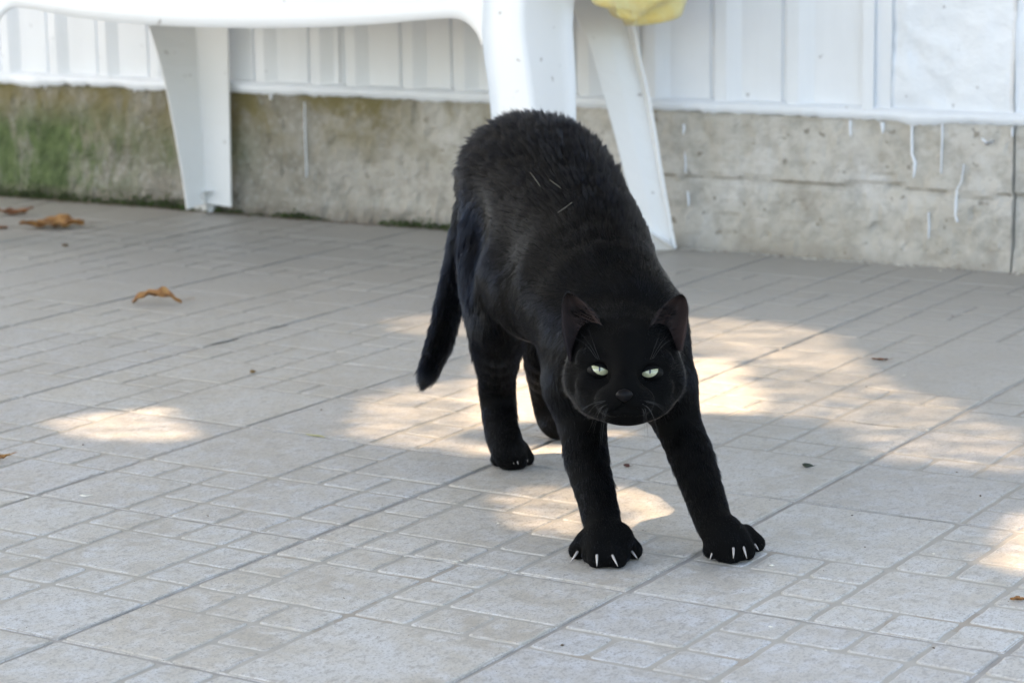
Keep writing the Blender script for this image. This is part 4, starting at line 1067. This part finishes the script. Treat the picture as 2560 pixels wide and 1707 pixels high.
cor = np.stack([np.stack([np.cos(ang+a), np.sin(ang+a)], 1) for a in (0, 1.571, 3.1416, 4.712)], 1)
for poly, s in SUNNY:
    big = in_poly(C[:, None, :]+cor*half*1.1, poly).any(1); keep_p = np.where(big, np.maximum(keep_p, s), keep_p)
tor = np.zeros(len(C), bool)                                  # the screen is closed to keep the sun off the back
for q in TORSO:
    for t in np.linspace(0, 1, 6):
        g = down(q[0]*(1-t)+q[1]*t); ex = (C-g[:2]); along = ex @ (-_sh[:2]); side = ex @ np.array([_sh[1], -_sh[0]])
        r_ = q[2]+.012; tor |= (side/r_)**2+(along/(r_/math.sin(SUN_EL)))**2 < 1
nm = np.zeros(len(C), bool)
for poly, s in SUNNY[-2:]: nm |= in_poly(C[:, None, :]+cor*half*1.1, poly).any(1)
keep_p = np.where(tor & ~nm, 0, keep_p)
part = (keep_p > 0) & (keep_p < .8)
st2 = .015; fx, fy = np.meshgrid(np.arange(-2.4, 1.3, st2), np.arange(-1.0, 1.6, st2), indexing='ij'); FC = np.stack([fx.ravel(), fy.ravel()], 1); FC += rng.uniform(-.35, .35, FC.shape)*st2
fk = np.zeros(len(FC))                                         # finer leaves sized to let part of the sun into the half-lit patches
for poly, s in SUNNY: fk = np.where(in_poly(FC, poly), np.maximum(fk, s), fk)
for q in TORSO:
    for t in np.linspace(0, 1, 6):
        g = down(q[0]*(1-t)+q[1]*t); ex = (FC-g[:2]); along = ex @ (-_sh[:2]); side = ex @ np.array([_sh[1], -_sh[0]]); r_ = q[2]+.012
        hit_ = ((side/r_)**2+(along/(r_/math.sin(SUN_EL)))**2 < 1) & (fk < .8); fk[hit_] = 0
dil = FC[:, None, :]+np.array([(math.cos(a), math.sin(a)) for a in np.arange(0, 6.2, .785)])[None]*.038
ring = np.zeros(len(FC), bool); inside = np.zeros(len(FC), bool)
for poly, s in SUNNY: ring |= in_poly(dil, poly).any(1); inside |= in_poly(FC, poly)
fk[ring & ~inside] = .02
fk[(fk == 0) & inside] = .02
fs = (fk > 0) & (fk < .8); nC = int((~part & (keep_p < .8)).sum())
C = np.concatenate([C[~part & (keep_p < .8)], FC[fs]]); hsz = np.concatenate([np.full(nC, half*1.12), st2*np.sqrt(-np.log(fk[fs])/1.75)*rng.uniform(.88, 1.12, int(fs.sum()))])
keep_p = np.zeros(len(C)); ang = rng.uniform(0, 6.283, len(C)); cor = np.zeros((len(C), 4, 2)); sel = np.ones(len(C), bool)
C, ang, kp, cor = C[sel], ang[sel], keep_p[sel], cor[sel]
N = len(C); hz = 2.55+rng.uniform(-.22, .22, N); base = np.concatenate([C, np.zeros((N, 1))], 1)+SUN[None, :]*(hz/SUN[2])[:, None]
a1 = np.stack([np.cos(ang), np.sin(ang), rng.uniform(-.25, .25, N)], 1); a2 = np.stack([-np.sin(ang), np.cos(ang), rng.uniform(-.25, .25, N)], 1)
h = hsz[:, None]
quad = np.stack([base-a1*h-a2*h*.2, base-a2*h*.95, base+a1*h-a2*h*.2, base+a1*h+a2*h*.3, base+a2*h*.95, base-a1*h+a2*h*.3], 1).reshape(-1, 3)
me = bpy.data.meshes.new('screen_leaves'); me.vertices.add(len(quad)); me.vertices.foreach_set('co', quad.ravel())
me.loops.add(N*6); me.loops.foreach_set('vertex_index', np.arange(N*6)); me.polygons.add(N); me.polygons.foreach_set('loop_start', np.arange(N)*6)
me.materials.append(M_SCREEN); me.update(calc_edges=True)
tc = np.array([-3.9, -2.6, 0]); leaf_screen = tag(empty('sun_screen', tc), 'added leaf screen outside the picture, cut to shape the sun patches on the patio', 'leaf_screen')
o = bpy.data.objects.new('screen_leaves', me); COL.objects.link(o); o.parent = leaf_screen; o.location = Vector((-tc).tolist())
def tube(path, radii, k=10):
    V, Fc = [], []
    for q, (p, r) in enumerate(zip(path, radii)):
        for a in range(k): V.append((p[0]+r*math.cos(6.283*a/k), p[1]+r*math.sin(6.283*a/k), p[2]))
        if q: Fc += [((q-1)*k+a, (q-1)*k+(a+1) % k, q*k+(a+1) % k, q*k+a) for a in range(k)]
    return V, Fc
v, f = tube([tc+np.array([0, 0, -.06]), tc+np.array([.05, .05, .8]), tc+np.array([.3, .2, 1.7]), tc+np.array([.7, .6, 2.5])], [.14, .11, .09, .06])
mesh_obj('screen_trunk', v, f, M_BARK, leaf_screen, smooth=True)
for (dx, dy) in ((2.0, .6), (1.6, 2.2), (.4, 2.4), (2.6, 1.6)):
    v, f = tube([tc+np.array([.3, .2, 1.7]), tc+np.array([dx*.5, dy*.5, 2.3]), tc+np.array([dx, dy, 2.62])], [.06, .035, .012], 7)
    mesh_obj('screen_branch', v, f, M_BARK, leaf_screen, smooth=True)
